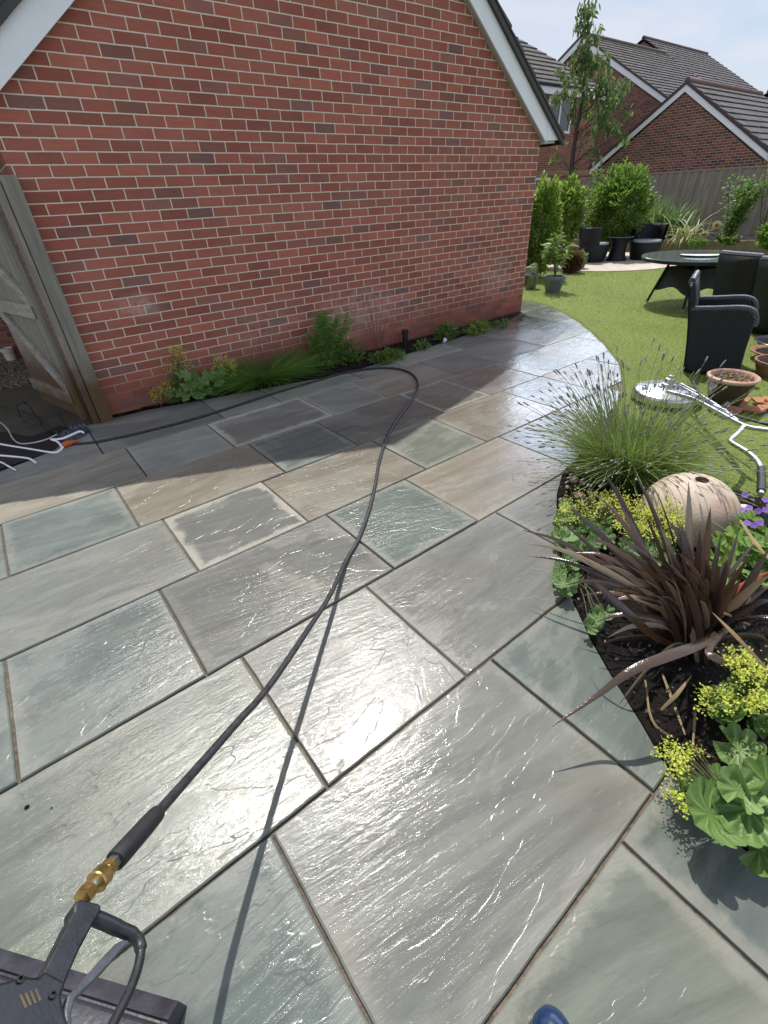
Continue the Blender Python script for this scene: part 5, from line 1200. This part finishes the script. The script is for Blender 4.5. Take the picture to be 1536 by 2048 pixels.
mantle('lady_mantle', 'lime flowered mound spreading in front of the stone ball', at(1305, 1090, 0), rl(22, 1290, 1100, 64, 36, .05, .12, 14, 24), [(1262, 1030, 36, 36, .12, .22, 60), (1325, 1046, 52, 36, .12, .24, 95), (1345, 1012, 24, 14, .16, .24, 24)])
mantle('lady_mantle', 'few pale scalloped leaves tucked along the paving edge beside the dark sword leaves', at(1150, 1150, 0), rl(12, 1136, 1150, 20, 40, .03, .09, 13, 22) + rl(5, 1185, 1235, 26, 24, .02, .05, 12, 20), [])
mantle('lady_mantle', 'large glossy lobed leaves with small yellow sprays overhanging the paving at the lower right', at(1470, 1640, 0),
       [(1418, 1628, .13, 62), (1498, 1618, .14, 66), (1536, 1570, .12, 50), (1478, 1580, .17, 44), (1520, 1700, .07, 52), (1545, 1650, .12, 56), (1478, 1500, .06, 46), (1382, 1580, .10, 20), (1372, 1560, .09, 17), (1400, 1575, .09, 20), (1360, 1585, .08, 14), (1440, 1560, .06, 30)],
       [(1338, 1500, 26, 22, .10, .15, 12), (1352, 1535, 34, 22, .10, .15, 18), (1385, 1505, 18, 14, .10, .14, 7), (1348, 1590, 16, 14, .08, .12, 7), (1378, 1612, 16, 14, .08, .12, 9)], M_MANT, M_ALCHF, .0085, 13, .0085)
mantle('lady_mantle', 'bright yellow sprays over grey green leaves right of the bent bronze sword leaf', at(1490, 1420, 0), rl(20, 1480, 1395, 52, 38, .06, .14, 18, 32) + rl(8, 1530, 1450, 20, 50, .05, .1, 18, 30),
       [(1475, 1312, 34, 14, .20, .26, 16), (1510, 1345, 40, 28, .18, .25, 30), (1415, 1400, 16, 34, .12, .18, 12), (1465, 1395, 20, 26, .13, .2, 12), (1515, 1400, 26, 24, .15, .22, 20)], M_MANT, M_ALCHF, .0095, 15, .010)

# violet cranesbill
b = at(1510, 1110, 0); t = thing('cranesbill', 'violet flowered cranesbill with bright cut leaves at the right of the ball', 'plant', tuple(b)); P = []; Nn = []; r = []; st = []
for px, py, h, rp in rl(64, 1490, 1110, 66, 76, .08, .24, 15, 26) + [(1442, 1006, .2, 17), (1464, 1012, .18, 13)]:
    p = at(px, py, h); P.append(tuple(p)); Nn.append((rnd.gauss(0, .35), rnd.gauss(0, .35) - .2, .9)); r.append(rp * depth(p) / FPX); st.append([b + V(rnd.gauss(0, .04), rnd.gauss(0, .04), 0), b.lerp(p, .5) + V(0, 0, .04), p])
discs('leaves', P, Nn, r, M_GERL, t, 5, .12, 30, .24); P = []; D = []; U = []
for px, py in ((1490, 990), (1530, 1000), (1484, 1020), (1494, 1046), (1508, 1050), (1520, 1046), (1532, 1020), (1498, 1016), (1540, 1012), (1516, 1022), (1350, 1058), (1364, 1150)):
    c = at(px, py, .27 if px > 1400 else .12); n_ = (CAM - c).normalized() + V(rnd.gauss(0, .4), rnd.gauss(0, .4), .5); n_.normalize(); u = n_.orthogonal().normalized(); w_ = n_.cross(u); st.append([b, b.lerp(c, .5) + V(0, 0, .05), c])
    P = []; D = []; U = []
    for k in range(5):
        a = k * 2 * math.pi / 5; P.append(tuple(c)); D.append(tuple((u * math.cos(a) + w_ * math.sin(a)) + n_ * .2)); U.append(tuple(n_))
    leaves('flower', P, D, np.full(5, .017), np.full(5, .018), M_GERF, t, up=U)
stems('stems', st, .002, M_STEM, t, 4)

# bronze sword plant
def swords(name, specs, mat, parent):
    """specs: (control points, width, roll)"""
    vs = []; f4 = []
    for pts, wd, roll in specs:
        path = smoothpath(pts, 7); k = len(path); b = len(vs); L = 0
        for i, p in enumerate(path):
            d = (path[min(i + 1, k - 1)] - path[max(i - 1, 0)]).normalized(); v = (CAM - p).normalized(); sd = d.cross(v).normalized(); nn = sd.cross(d)
            sd = (sd * math.cos(roll) + nn * math.sin(roll)); n2 = d.cross(sd); s = i / (k - 1)
            ww = wd * .90 * (.55 + .45 * min(1, s * 2.2)) * (1 - max(0, (s - .45) / .55) ** 1.7) + .0012
            vs += [p - sd * ww / 2 + n2 * .12 * ww, p - n2 * .05 * ww, p + sd * ww / 2 + n2 * .12 * ww]
        for i in range(k - 1):
            for c in (0, 1): f4.append((b + 3 * i + c, b + 3 * i + 3 + c, b + 3 * i + 4 + c, b + 3 * i + 1 + c))
    return npmesh(name, np.array([tuple(v) for v in vs]), [np.array(f4)], mat, parent)
pb = at(1385, 1300, 0); pb.z = 0
ph = thing('sword_plant', 'dark bronze sword leaved plant arching out over the paving edge', 'plant', tuple(pb)); sp = []
def sw(px, py, h, wd=.030, arch=.10, roll=None, bx=0., by=0.):
    b = pb + V(rnd.gauss(bx, .03), rnd.gauss(by, .03), .0); tip = at(px, py, h); mid = b.lerp(tip, .45) + V(0, 0, arch); q = b.lerp(tip, .78) + V(0, 0, arch * .7)
    sp.append(([b, b.lerp(mid, .5) + V(0, 0, arch * .25), mid, q, tip], wd, rnd.gauss(0, .5) if roll is None else roll))
for a in ((1044, 1060, .30, .026, .10), (1052, 1087, .27, .030, .12), (1056, 1112, .22, .026, .12), (1135, 1014, .42, .034, .06), (1181, 981, .48, .026, .08), (1203, 938, .55, .030, .06), (1268, 944, .58, .026, .05), (1306, 968, .55, .018, .05), (1377, 964, .62, .036, .02), (1364, 1045, .48, .026, .02), (1421, 1014, .60, .036, .02), (1442, 1068, .50, .030, .03), (1478, 1058, .5, .022, .04),
          (1355, 1040, .5, .02, .02), (1215, 1020, .46, .034, .07), (1236, 1075, .42, .036, .08), (1160, 1075, .36, .03, .12), (1150, 1105, .32, .03, .12), (1130, 1170, .22, .028, .13), (1165, 1190, .2, .026, .12), (1240, 1010, .48, .034, .05), (1290, 1030, .5, .034, .04), (1320, 1050, .5, .03, .03), (1400, 1060, .5, .03, .02), (1335, 1090, .44, .034, .04), (1270, 1100, .4, .036, .06), (1200, 1130, .34, .034, .1), (1536, 1100, .5, .034, .05), (1540, 1150, .45, .034, .06), (1545, 1200, .36, .034, .07), (1500, 1110, .5, .034, .05), (1560, 1240, .28, .03, .08), (1190, 1245, .16, .028, .12), (1215, 1275, .12, .026, .11), (1540, 1290, .2, .03, .09), (1455, 1120, .48, .034, .04), (1475, 1165, .42, .034, .04), (1300, 1120, .42, .034, .05), (1250, 1150, .34, .034, .07), (1225, 1200, .26, .032, .1)):
    sw(*a[:3], a[3], a[4])
for k in range(75):
    a = rnd.uniform(0, 6.28); q = abs(rnd.gauss(0, 1)); px = 1365 + 130 * q * math.cos(a); py = 1150 + 70 * q * math.sin(a) * .9; h = max(.05, .46 - .00022 * abs(px - 1365) * 4 + rnd.gauss(0, .05) - max(0, py - 1150) * .0026)
    sw(min(1640, max(1120, px)), min(1330, max(1040, py)), h, rnd.uniform(.018, .034), rnd.uniform(.02, .09), rnd.gauss(0, .7))
# the leaf bent right down over the slabs, and its neighbour flopping the other way
sp.append(([pb, at(1350, 1290, .1), at(1290, 1345, .05), at(1230, 1420, .02)], .022, .9))
sp.append(([pb, at(1320, 1280, .16), at(1270, 1240, .30), at(1200, 1175, .37), at(1165, 1165, .32)], .032, .2))
swords('leaves', sp, M_PHO, ph)
M_PHOB = m_leaf('bent_sword_leaf', (.060, .038, .024), (.085, .055, .035), .26, .12, .8)
swords('bent_leaf', [([pb, pb + V(-.02, -.05, .16), at(1396, 1290, .27), at(1335, 1312, .295), at(1262, 1342, .28), at(1190, 1394, .20), at(1100, 1456, .135)], .036, -.15)], M_PHOB, ph)
swords('bent_leaf', [([pb + V(.03, -.02, 0), pb + V(.04, -.06, .15), at(1418, 1300, .25), at(1455, 1328, .23), at(1490, 1352, .17), at(1512, 1392, .10)], .028, .25)], M_PHOB, ph)
swords('red_leaf', [([pb + V(.03, .02, 0), at(1440, 1225, .22), at(1480, 1175, .30), at(1545, 1140, .36)], .030, .1)], M_PHOR, ph)
dry = []
for p in (((1322, 1420, .02), (1352, 1390, .08), (1384, 1350, .12)), ((1500, 1250, .2), (1440, 1225, .24), (1420, 1250, .16)), ((1536, 1340, .25), (1470, 1270, .3), (1425, 1225, .3)), ((1325, 1348, .04), (1345, 1400, .02), (1378, 1490, .015)), ((1440, 1445, .02), (1446, 1400, .08), (1440, 1365, .12)), ((1290, 1360, .05), (1310, 1450, .03), (1400, 1500, .02), (1455, 1530, .02)), ((1480, 1040, .3), (1510, 1085, .3), (1545, 1125, .3)), ((1385, 1500, .02), (1390, 1440, .05), (1392, 1420, .06))):
    dry.append(([at(*q) for q in p], rnd.uniform(.007, .014), rnd.uniform(-.4, .4)))
swords('dead_leaves', dry, M_DRYL, ph)

def mulch():
    P = []
    N = 9000; x = rng.uniform(-.3, 1.7, N); y = rng.uniform(-5.6, -3.3, N); ok = inpoly(x, y, CORNER_BED); P.append(np.stack([x[ok], y[ok], rng.uniform(.02, .045, ok.sum())], 1))
    N = 9000; x = rng.uniform(-.9, 4.9, N); y = rng.uniform(-.55, 0, N); ok = inpoly(x, y, wb); P.append(np.stack([x[ok], y[ok], rng.uniform(.008, .024, ok.sum())], 1))
    P = np.concatenate(P); n = len(P)
    o = leaves('soil_crumbs', P, jit(n, 1.) * [1, 1, .5], rng.uniform(.006, .024, n), rng.uniform(.004, .012, n), m_leaf('bark_mulch', (.006, .0045, .0035), (.05, .036, .025), .7, 0, .3, (.13, .10, .065)), None, flat_=1.)
    tag(o, 'dark crumbs of soil and bark scattered over the planting beds', 'mulch', kind='stuff')
mulch()

# ------------------------------------------------------------------ bed along the house wall
WY = -.10
def wallpt(px, py, Y=None): return at_y(px, py, WY + rnd.uniform(-.05, .03) if Y is None else Y)
def wall_mantle(label, bpx, leafs, flow, fmat, per=18, size=.011):
    b = wallpt(*bpx, -.09); b.z = .0; t = thing('lady_mantle', label, 'plant', tuple(b)); P = []; Nn = []; r = []; st = []; C_ = []
    for px, py, rp in leafs:
        p = wallpt(px, py, -.10 - rnd.uniform(0, .10)); p.z = max(p.z, .03); P.append(tuple(p)); Nn.append((rnd.gauss(-.1, .35), -.8 + rnd.gauss(0, .3), .8)); r.append(rp * depth(p) / FPX); st.append(smoothpath([b, b.lerp(p, .5) + V(0, 0, .03), p], 3))
    discs('leaves', P, Nn, r, M_MANT, t, 7, .15, 42)
    for cx, cy, rx, ry, n in flow:
        for _ in range(n):
            a, q = rnd.uniform(0, 6.28), math.sqrt(rnd.random()); p = wallpt(cx + math.cos(a) * q * rx, cy + math.sin(a) * q * ry, -.09 - rnd.uniform(0, .08)); C_.append(tuple(p)); st.append(smoothpath([b + V(rnd.gauss(0, .03), 0, 0), b.lerp(Vector(p), .6), Vector(p)], 3))
    flowers('flowers', C_, per, .014, size, fmat, t); stems('stems', st, .003, M_STEM, t, 4); return t
wall_mantle('golden flowered spike with lobed leaves in the wall bed nearest the gate', (352, 800), [(357, 742, 12), (370, 752, 13), (350, 764, 14), (378, 770, 17), (400, 762, 14), (395, 785, 16), (365, 790, 15), (342, 785, 12), (412, 780, 13), (385, 750, 12)], [(356, 705, 16, 16, 18), (350, 730, 16, 20, 16), (375, 728, 10, 10, 6), (318, 790, 20, 14, 22), (332, 772, 10, 10, 8)], M_ALCHFO)
wall_mantle('yellow flowered plant with round leaves next to the fine grass clump in the wall bed', (440, 790), [(418, 750, 14), (432, 762, 16), (405, 768, 14), (452, 770, 14), (440, 745, 12), (425, 782, 14), (460, 752, 11), (446, 786, 13)], [(450, 725, 24, 16, 26), (462, 750, 18, 16, 18), (438, 742, 14, 14, 10)], M_ALCHF)
b = wallpt(545, 785, -.16); b.z = 0; t = thing('grass_clump', 'fine dark green grass clump flopping over the wall bed edge', 'plant', tuple(b)); n = 1900
a = rng.uniform(0, 6.28, n); q = np.sqrt(rng.random(n)); P = np.array(b) + np.stack([np.cos(a) * q * .30, np.sin(a) * q * .09, rng.uniform(0, .05, n)], 1); P[:, 1] = np.minimum(P[:, 1], -.03)
D = np.stack([np.cos(a) * .9, np.sin(a) * .55 - .15, rng.uniform(.25, 1.25, n)], 1) + jit(n, .2); D[:, 1] = np.minimum(D[:, 1], .05)
blades('leaves', P, D, rng.uniform(.16, .46, n), rng.uniform(.004, .009, n), m_leaf('fine_grass', (.06, .15, .02), (.22, .36, .07), .5, .35, .3), t, .5, 4)
n = 60; P = np.array(b) + np.stack([rng.normal(.0, .16, n), rng.uniform(-.08, .04, n), np.full(n, .1)], 1); D = np.stack([rng.normal(.1, .35, n), rng.normal(-.05, .08, n), np.ones(n)], 1)
blades('seed_stems', P, D, rng.uniform(.3, .55, n), np.full(n, .0028), M_STEMB, t, .1, 3)
b = wallpt(655, 745, -.17); b.z = 0; t = thing('feathery_plant', 'tall feathery green plant with fine leaves in the wall bed', 'plant', tuple(b)); ps = []; P = []; D = []
for k in range(26):
    e = wallpt(rnd.gauss(655, 20), rnd.uniform(622, 705), -.14 - rnd.uniform(0, .12)); f0 = b + V(rnd.gauss(0, .06), rnd.gauss(0, .04), 0); pt = smoothpath([f0, f0.lerp(e, .5) + V(0, -.02, .02), e], 10); ps.append(pt)
    for p in pt[2:]:
        for _ in range(16): P.append(tuple(p + V(rnd.gauss(0, .012), rnd.gauss(0, .012), 0))); D.append((rnd.gauss(0, 1), rnd.gauss(-.1, .8), rnd.uniform(-.2, .9)))
blades('leaves', np.array(P), np.array(D), rng.uniform(.03, .085, len(P)), np.full(len(P), .008), m_leaf('feathery_leaves', (.10, .22, .04), (.26, .40, .10), .5, .4, .3), t, .3, 2); stems('stems', ps, .0035, M_STEM, t, 4)
b = wallpt(695, 735, -.2); b.z = 0; mantle('meadow_plant', 'bushy bright green leaves at the foot of the feathery plant', b, [], [])
t = bpy.data.objects['meadow_plant']; n = 420; P = np.array([tuple(wallpt(rng.normal(690, 24), rng.uniform(690, 738), -.14 - rnd.uniform(0, .16))) for _ in range(n)]); P[:, 2] = np.maximum(P[:, 2], .015)
leaves('leaves', P, jit(n, 1.) + [0, -.3, .4], rng.uniform(.04, .085, n), .022, M_PERN, t)
C_ = [tuple(wallpt(px, py, -.16)) for px, py in ((691, 637), (677, 645), (708, 694), (713, 706), (697, 676), (674, 684))]; [flowers('flower', [c_], 22, .010, .011, M_WSTONE, t) for c_ in C_]
stems('stalks', [smoothpath([b, b.lerp(Vector(c), .5), Vector(c)], 3) for c in C_], .003, M_STEM, t, 4)
b = wallpt(755, 715, -.1); b.z = 0; t = thing('dry_flower_stems', 'thin dry brown flower stems rising against the wall', 'plant', tuple(b)); ps = []; hd = []
for px, py in ((735, 600), (752, 603), (765, 612), (742, 634), (780, 608), (725, 590), (760, 640), (770, 655), (788, 640), (715, 640)):
    e = wallpt(px, py, -.07); m_ = b.lerp(e, .5) + V(rnd.gauss(0, .03), -.01, 0); ps.append(smoothpath([b + V(rnd.gauss(0, .04), 0, 0), m_, e], 5)); hd.append(tuple(e)); hd.append(tuple(e - V(.01, 0, .05)))
stems('stems', ps, .0030, M_STEMB, t, 4); [flowers('seed_head', [h_], 7, .009, .010, M_DRYL, t) for h_ in hd]
def lowplant(name, label, px, py, rx, ry, n, ll, mat, lo=-.08, fl=None):
    b = wallpt(px, py + ry, -.22); b = at(px, py + ry * .8, .0); t = thing(name, label, 'plant', tuple(b)); D_ = depth(b); w_ = rx * D_ / FPX; h = ry * 1.5 * D_ / FPX
    P, d = crownpts(n, (b.x, b.y, b.z + h * .4), (w_, w_ * .5, h * .6), .4); P[:, 2] = np.maximum(P[:, 2], .012); P[:, 1] = np.minimum(P[:, 1], -.03)
    leaves('leaves', P, d + jit(n, .6) + [0, -.2, .4], rng.uniform(.6, 1.2, n) * ll, rng.uniform(.35, .6, n) * ll, mat, t); 
    stems('stems', [[b, b + V(rnd.gauss(0, w_ * .4), -.01, h * .6), b + V(rnd.gauss(0, w_ * .6), -.02, h)] for _ in range(8)], .003, M_STEM, t, 4)
    if fl: flowers('flowers', P[: fl[0]], 10, .014, .011, fl[1], t)['kind'] = 'stuff'
    return t
lowplant('low_plant', 'low dull green tuft on the soil left of the black drain pipe', 772, 712, 40, 14, 240, .05, M_BUSHD)
lowplant('low_plant', 'small yellowish tuft near the edge of the paving left of the black pipe', 798, 708, 14, 9, 120, .03, M_ALCH)
lowplant('low_plant', 'leafy green plant just behind the white pipe end', 893, 664, 26, 18, 280, .065, M_PERN)
lowplant('low_plant', 'small leaves and dark stalk growing beside the black drain pipe', 842, 690, 22, 12, 90, .05, M_MANT)
lowplant('low_plant', 'lime flowered mound in the wall bed towards the far corner', 952, 655, 34, 14, 300, .05, M_PERN, fl=(60, M_ALCHF))
lowplant('low_plant', 'straggling dark leaves between the lime mound and the house corner', 1000, 648, 26, 8, 110, .045, M_BUSHD)
lowplant('low_plant', 'tiny weed growing at the very corner of the house', 1042, 634, 10, 5, 50, .03, M_PERN)

# ------------------------------------------------------------------ round surface cleaner with its handlebars
def cleaner():
    c = at(1332, 787, .06); c = V(c.x, c.y, 0); R_ = 61 * depth(c + V(0, 0, .1)) / FPX
    t = thing('surface_cleaner', 'round stainless steel surface cleaner with bent tubular handlebars, behind the lavender', 'surface cleaner', tuple(c))
    MB().lathe([(R_ * .98, .015), (R_, .03), (R_, .075), (R_ * .985, .088), (R_ * .9, .098), (R_ * .62, .112), (R_ * .60, .116), (R_ * .30, .120), (R_ * .28, .128), (.001, .13)], 64, tuple(c)).build('deck', M_STEELB, t)
    MB().lathe([(R_ * .97, .003), (R_ * 1.005, .003), (R_ * 1.005, .03), (R_ * .97, .03)], 48, tuple(c)).build('brush_skirt', M_RUB, t)
    MB().lathe([(.055, .125), (.055, .15), (.04, .155), (.036, .19), (.02, .195), (.018, .215), (.001, .217)], 20, tuple(c)).build('swivel_hub', M_STEEL, t)
    for a in (.3, 2.4, 4.5):
        MB().lathe([(.02, .10), (.02, .125), (.012, .128), (.012, .145), (.001, .147)], 12, tuple(c + V(math.cos(a), math.sin(a), 0) * R_ * .72)).build('bolt', M_STEEL, t)
    J = at(1487, 851, .27); r = .0145
    main = smoothpath([at(1335, 783, .16), at(1362, 790, .17), at(1392, 800, .19), at(1440, 826, .235), J, at(1520, 858, .29), at(1580, 864, .32), at(1640, 862, .33)], 6)
    MB().tube(main, r, 10).build('handlebar', M_STEEL, t)
    MB().tube([at(1362, 768, .16), at(1395, 786, .19), at(1440, 815, .225), at(1476, 842, .26)], r * .8, 10).build('stay_tube', M_STEEL, t)
    low = smoothpath([J, at(1478, 864, .275), at(1461, 880, .27), at(1464, 886, .27), at(1492, 903, .27), at(1513, 921, .27), at(1522, 938, .265)], 5)
    MB().tube(low, r, 10).build('handlebar', M_STEEL, t)
    MB().tube([at(1522, 937, .265), at(1523, 960, .26), at(1522, 983, .255)], .019, 12).build('grip', M_RUB, t)
    MB().tube([at(1522, 983, .255), at(1522, 989, .254)], .014, 12).build('end_plug', M_STEEL, t)
    MB().tube(smoothpath([at(1386, 762, .20), at(1400, 790, .2), at(1432, 815, .22), at(1475, 832, .25), at(1540, 850, .28), at(1620, 866, .2)], 6), .009, 8).build('feed_hose', M_RUB, t)
    MB().tube([at(1428, 812, .225), at(1440, 818, .232), at(1452, 823, .238)], .016, 10).build('coupling', M_STEEL, t)
    # a prop under the bar end keeps the frame off the grass
    e = at(1620, 862, .33); MB().tube([e, V(e.x + .02, e.y - .05, .0)], r, 8).build('prop_leg', M_STEEL, t)
cleaner()

# ------------------------------------------------------------------ pressure hose, spray gun, grooved duct, boot
L0 = V(-1.387, -3.959, .46); LD = V(-.092, -.098, .09)
def LT(t): return L0 + LD * t
hose = [at(*p, .011) for p in ((138, 889), (190, 884), (260, 870), (330, 853), (400, 834), (470, 812), (540, 789), (610, 768), (680, 748), (735, 738), (780, 736), (812, 742), (830, 754), (836, 770), (830, 790), (812, 815), (790, 845), (771, 882), (758, 925), (751, 965), (738, 1020), (716, 1080))] + [at(692, 1122, .018), at(660, 1190, .08), at(614, 1262, .17), at(540, 1370, .28), at(470, 1450, .38)] + [LT(0), LT(.55), LT(1.15)]
ho = MB().tube(smoothpath(hose, 8), .0105, 10).build('pressure_hose', M_HOSE)
tag(ho, 'long black pressure hose looping over the slabs and rising to the spray gun', 'hose')
gun = thing('spray_gun', 'scuffed black pressure washer gun with brass couplings on the end of the hose', 'spray gun', tuple(LT(2.6)))
def hexa(mb, a, b, r): mb.tube([a, b], r, 6); return mb
sl = MB().tube([LT(1.04), LT(1.06), LT(1.12), LT(1.3), LT(1.6), LT(1.80), LT(1.83)], [.0125, .0155, .0168, .0178, .0182, .0182, .0172], 16).build('strain_relief', M_RUB, gun)
MB().tube([LT(1.80), LT(1.93)], .0120, 6).build('hose_end', M_ZINC, gun)
MB().tube([LT(1.885), LT(1.90), LT(1.975), LT(1.99)], [.0135, .0152, .0152, .014], 6).build('coupling', M_BRASS, gun, smooth=False)
MB().tube([LT(1.985), LT(1.99), LT(2.0), LT(2.09), LT(2.10), LT(2.115)], [.0135, .016, .0172, .0172, .0182, .0165], 20).build('coupling', M_BRASS, gun)
MB().tube([LT(2.08), LT(2.24)], .0085, 14).build('nipple', M_ZINC, gun)
MB().tube([LT(2.19), LT(2.195), LT(2.30)], [.012, .0145, .0145], 6).build('coupling', M_BRASS, gun, smooth=False)
GP = LT(2.6); gd = LD.normalized(); gn = ray(190, 1900); gn = (gn - gd * gn.dot(gd)).normalized()
def onp(px, py, o=0.):
    r_ = ray(px, py); s = (GP - CAM).dot(gn) / r_.dot(gn); return CAM + r_ * s + gn * o
def plate(name, pts, th, mat, bev, o=0., parent=None): return MB().prism([onp(x, y, o - th / 2) for x, y in pts], gn * th).build(name, mat, parent or gun, bevel=bev)
hd = plate('handle', [(137, 1826), (141, 1816), (152, 1812), (190, 1821), (193, 1830), (186, 1846), (176, 1860), (163, 1886), (150, 1910), (132, 1950), (118, 1985), (96, 1992), (62, 1975), (72, 1962), (92, 1925), (112, 1885), (129, 1850), (136, 1838)], .030, M_GUN, .0095)
MB().tube(smoothpath([onp(178, 1832), onp(205, 1842), onp(240, 1858), onp(266, 1870), onp(279, 1886), onp(281, 1908), onp(273, 1945), onp(256, 1988), onp(232, 2036), onp(205, 2090)], 5), [.0105] * 10 + [.0098] * 6 + [.0088] * 8 + [.0068] * 22, 12).build('trigger_guard', M_GUN, gun)
plate('trigger', [(226, 1893), (238, 1886), (252, 1884), (255, 1892), (240, 1904), (205, 1945), (172, 1978), (146, 2004), (139, 2030), (140, 2080), (126, 2080), (124, 2030), (130, 1998), (165, 1960), (200, 1920)], .012, M_GUNL, .0025)
bd = plate('valve_body', [(-60, 1996), (0, 1982), (22, 1974), (60, 1974), (74, 1960), (118, 1985), (108, 2012), (112, 2040), (124, 2075), (130, 2130), (-70, 2150)], .040, M_GUN, .008)
for px, py in ((22, 1983), (87, 2014)):
    c = onp(px, py, -.0205); MB().lathe([(.0045, 0), (.0045, -.002), (.0028, -.0022), (.0026, .001), (.001, .001)], 12, M=(gn.to_track_quat('Z', 'Y').to_matrix().to_4x4()) if False else Matrix.Translation(c) @ gn.to_track_quat('Z', 'Y').to_matrix().to_4x4()).build('screw', M_RUB, bd)
for k in range(4):
    a = onp(23 + k * 10, 2014 - k * 4.2, -.0200); b_ = onp(34 + k * 9.5, 2040 - k * 5, -.0200); MB().beam(a, b_, .0026, .0012, up=tuple(gn)).build('slot', M_BRASSD, bd)
lv = MB().tube(smoothpath([onp(60, 2120), onp(60, 2120) + V(-.02, -.25, -.08), V(-1.78, -4.9, .35), V(-1.82, -5.5, .03)], 6), .011, 10).build('lance', M_GUN, gun)

# length of dark grooved plastic lying on the slabs at the lower left corner
da = V(-1.635, -4.185, 0); dd = V(-.65, .76, 0).normalized(); dn = V(dd.y, -dd.x, 0)
if dn.dot(CAM - da) < 0: dn = -dn
du = thing('grooved_duct', 'dark grey grooved plastic length lying on the slabs under the spray gun', 'duct', tuple(da)); W_ = .24
pf_ = []
for k in range(61):
    s = k / 60; z = .035 + .07 * math.sin(math.pi * (.12 + .76 * s)); g_ = min(abs(s - q) for q in (.16, .40, .62, .84)); z -= .012 * max(0, 1 - g_ / .026); pf_.append((s * W_ - .01, z))
poly = [(-.01, .0)] + pf_ + [(W_ - .01, .0)]
MB().prism([da + dn * y + V(0, 0, z) for y, z in poly], dd * 1.3).build('duct_body', M_DUCT, du)
MB().prism([da - dd * .004 + dn * y + V(0, 0, z * 1.02) for y, z in [(-.012, .0)] + [(y, z + .003) for y, z in pf_] + [(W_ - .008, .0)]], dd * .012).build('end_lip', M_DUCT, du)
q = da + dd * .045 + dn * .075 + V(0, 0, .109); MB().beam(q, q + dd * .03, .008, .004).build('clip', M_STEEL, du)

# toe of the photographer's rubber boot
tp = at(1080, 2011, .05); fd = V(.10, 1., 0).normalized(); hz = V(.494, .663, 0).normalized(); fd = (hz + V(-.30, .06, 0)).normalized()
bo = thing('rubber_boot', 'shiny navy rubber boot whose toe enters the picture at the bottom', 'boot', (tp.x, tp.y, 0)); sd = V(fd.y, -fd.x, 0); mb = MB(); rings = [(.000, .012, .016, .045), (.012, .034, .032, .047), (.035, .043, .040, .050), (.075, .047, .043, .052), (.13, .043, .044, .056), (.18, .038, .052, .068), (.215, .040, .062, .085)]
vs = []; fs = []; n = 20
for s, ry, rz, zc in rings:
    for j in range(n):
        a = 2 * math.pi * j / n; p = V(tp.x, tp.y, 0) - fd * s + sd * ry * math.cos(a) + V(0, 0, max(.012, zc + rz * math.sin(a))); vs.append(p)
for i in range(len(rings) - 1):
    for j in range(n): fs.append((i * n + j, i * n + (j + 1) % n, (i + 1) * n + (j + 1) % n, (i + 1) * n + j))
fs += [tuple(range(n))[::-1], tuple((len(rings) - 1) * n + j for j in range(n))]
mb.add(vs, fs, 0, True); o = mb.build('foot', M_BOOT, bo, flat_angle=False); sm = o.modifiers.new('round', 'SUBSURF'); sm.levels = sm.render_levels = 1
ak = V(tp.x, tp.y, 0) - fd * .235
MB().lathe([(.001, .014), (.046, .016), (.052, .05), (.05, .10), (.056, .18), (.064, .30), (.066, .31), (.060, .312), (.05, .2), (.001, .19)], 24, tuple(ak)).build('shaft', M_BOOT, bo)
MB().prism([V(tp.x, tp.y, 0) - fd * s + sd * y for s, y in ((.002, 0), (.012, .034), (.04, .046), (.09, .049), (.16, .041), (.22, .043), (.275, .036), (.288, 0), (.275, -.036), (.22, -.043), (.16, -.041), (.09, -.049), (.04, -.046), (.012, -.034))], (0, 0, .018)).build('sole', M_BOOTS, bo)
# two dark crumbs of soil on the slab
for px, py, s in ((54, 1614, .006), (103, 1616, .0025)):
    p = at(px, py, .002); o = MB().lathe([(.001, -.4 * s), (s * .8, -.1 * s), (s, .3 * s), (s * .6, .8 * s), (.001, s)], 8, tuple(p), sx=1.3).build('soil_crumb', M_SOIL)
    tag(o, ('larger' if s > .004 else 'tiny') + ' black crumb of soil on the wet slab left of the hose', 'crumb')
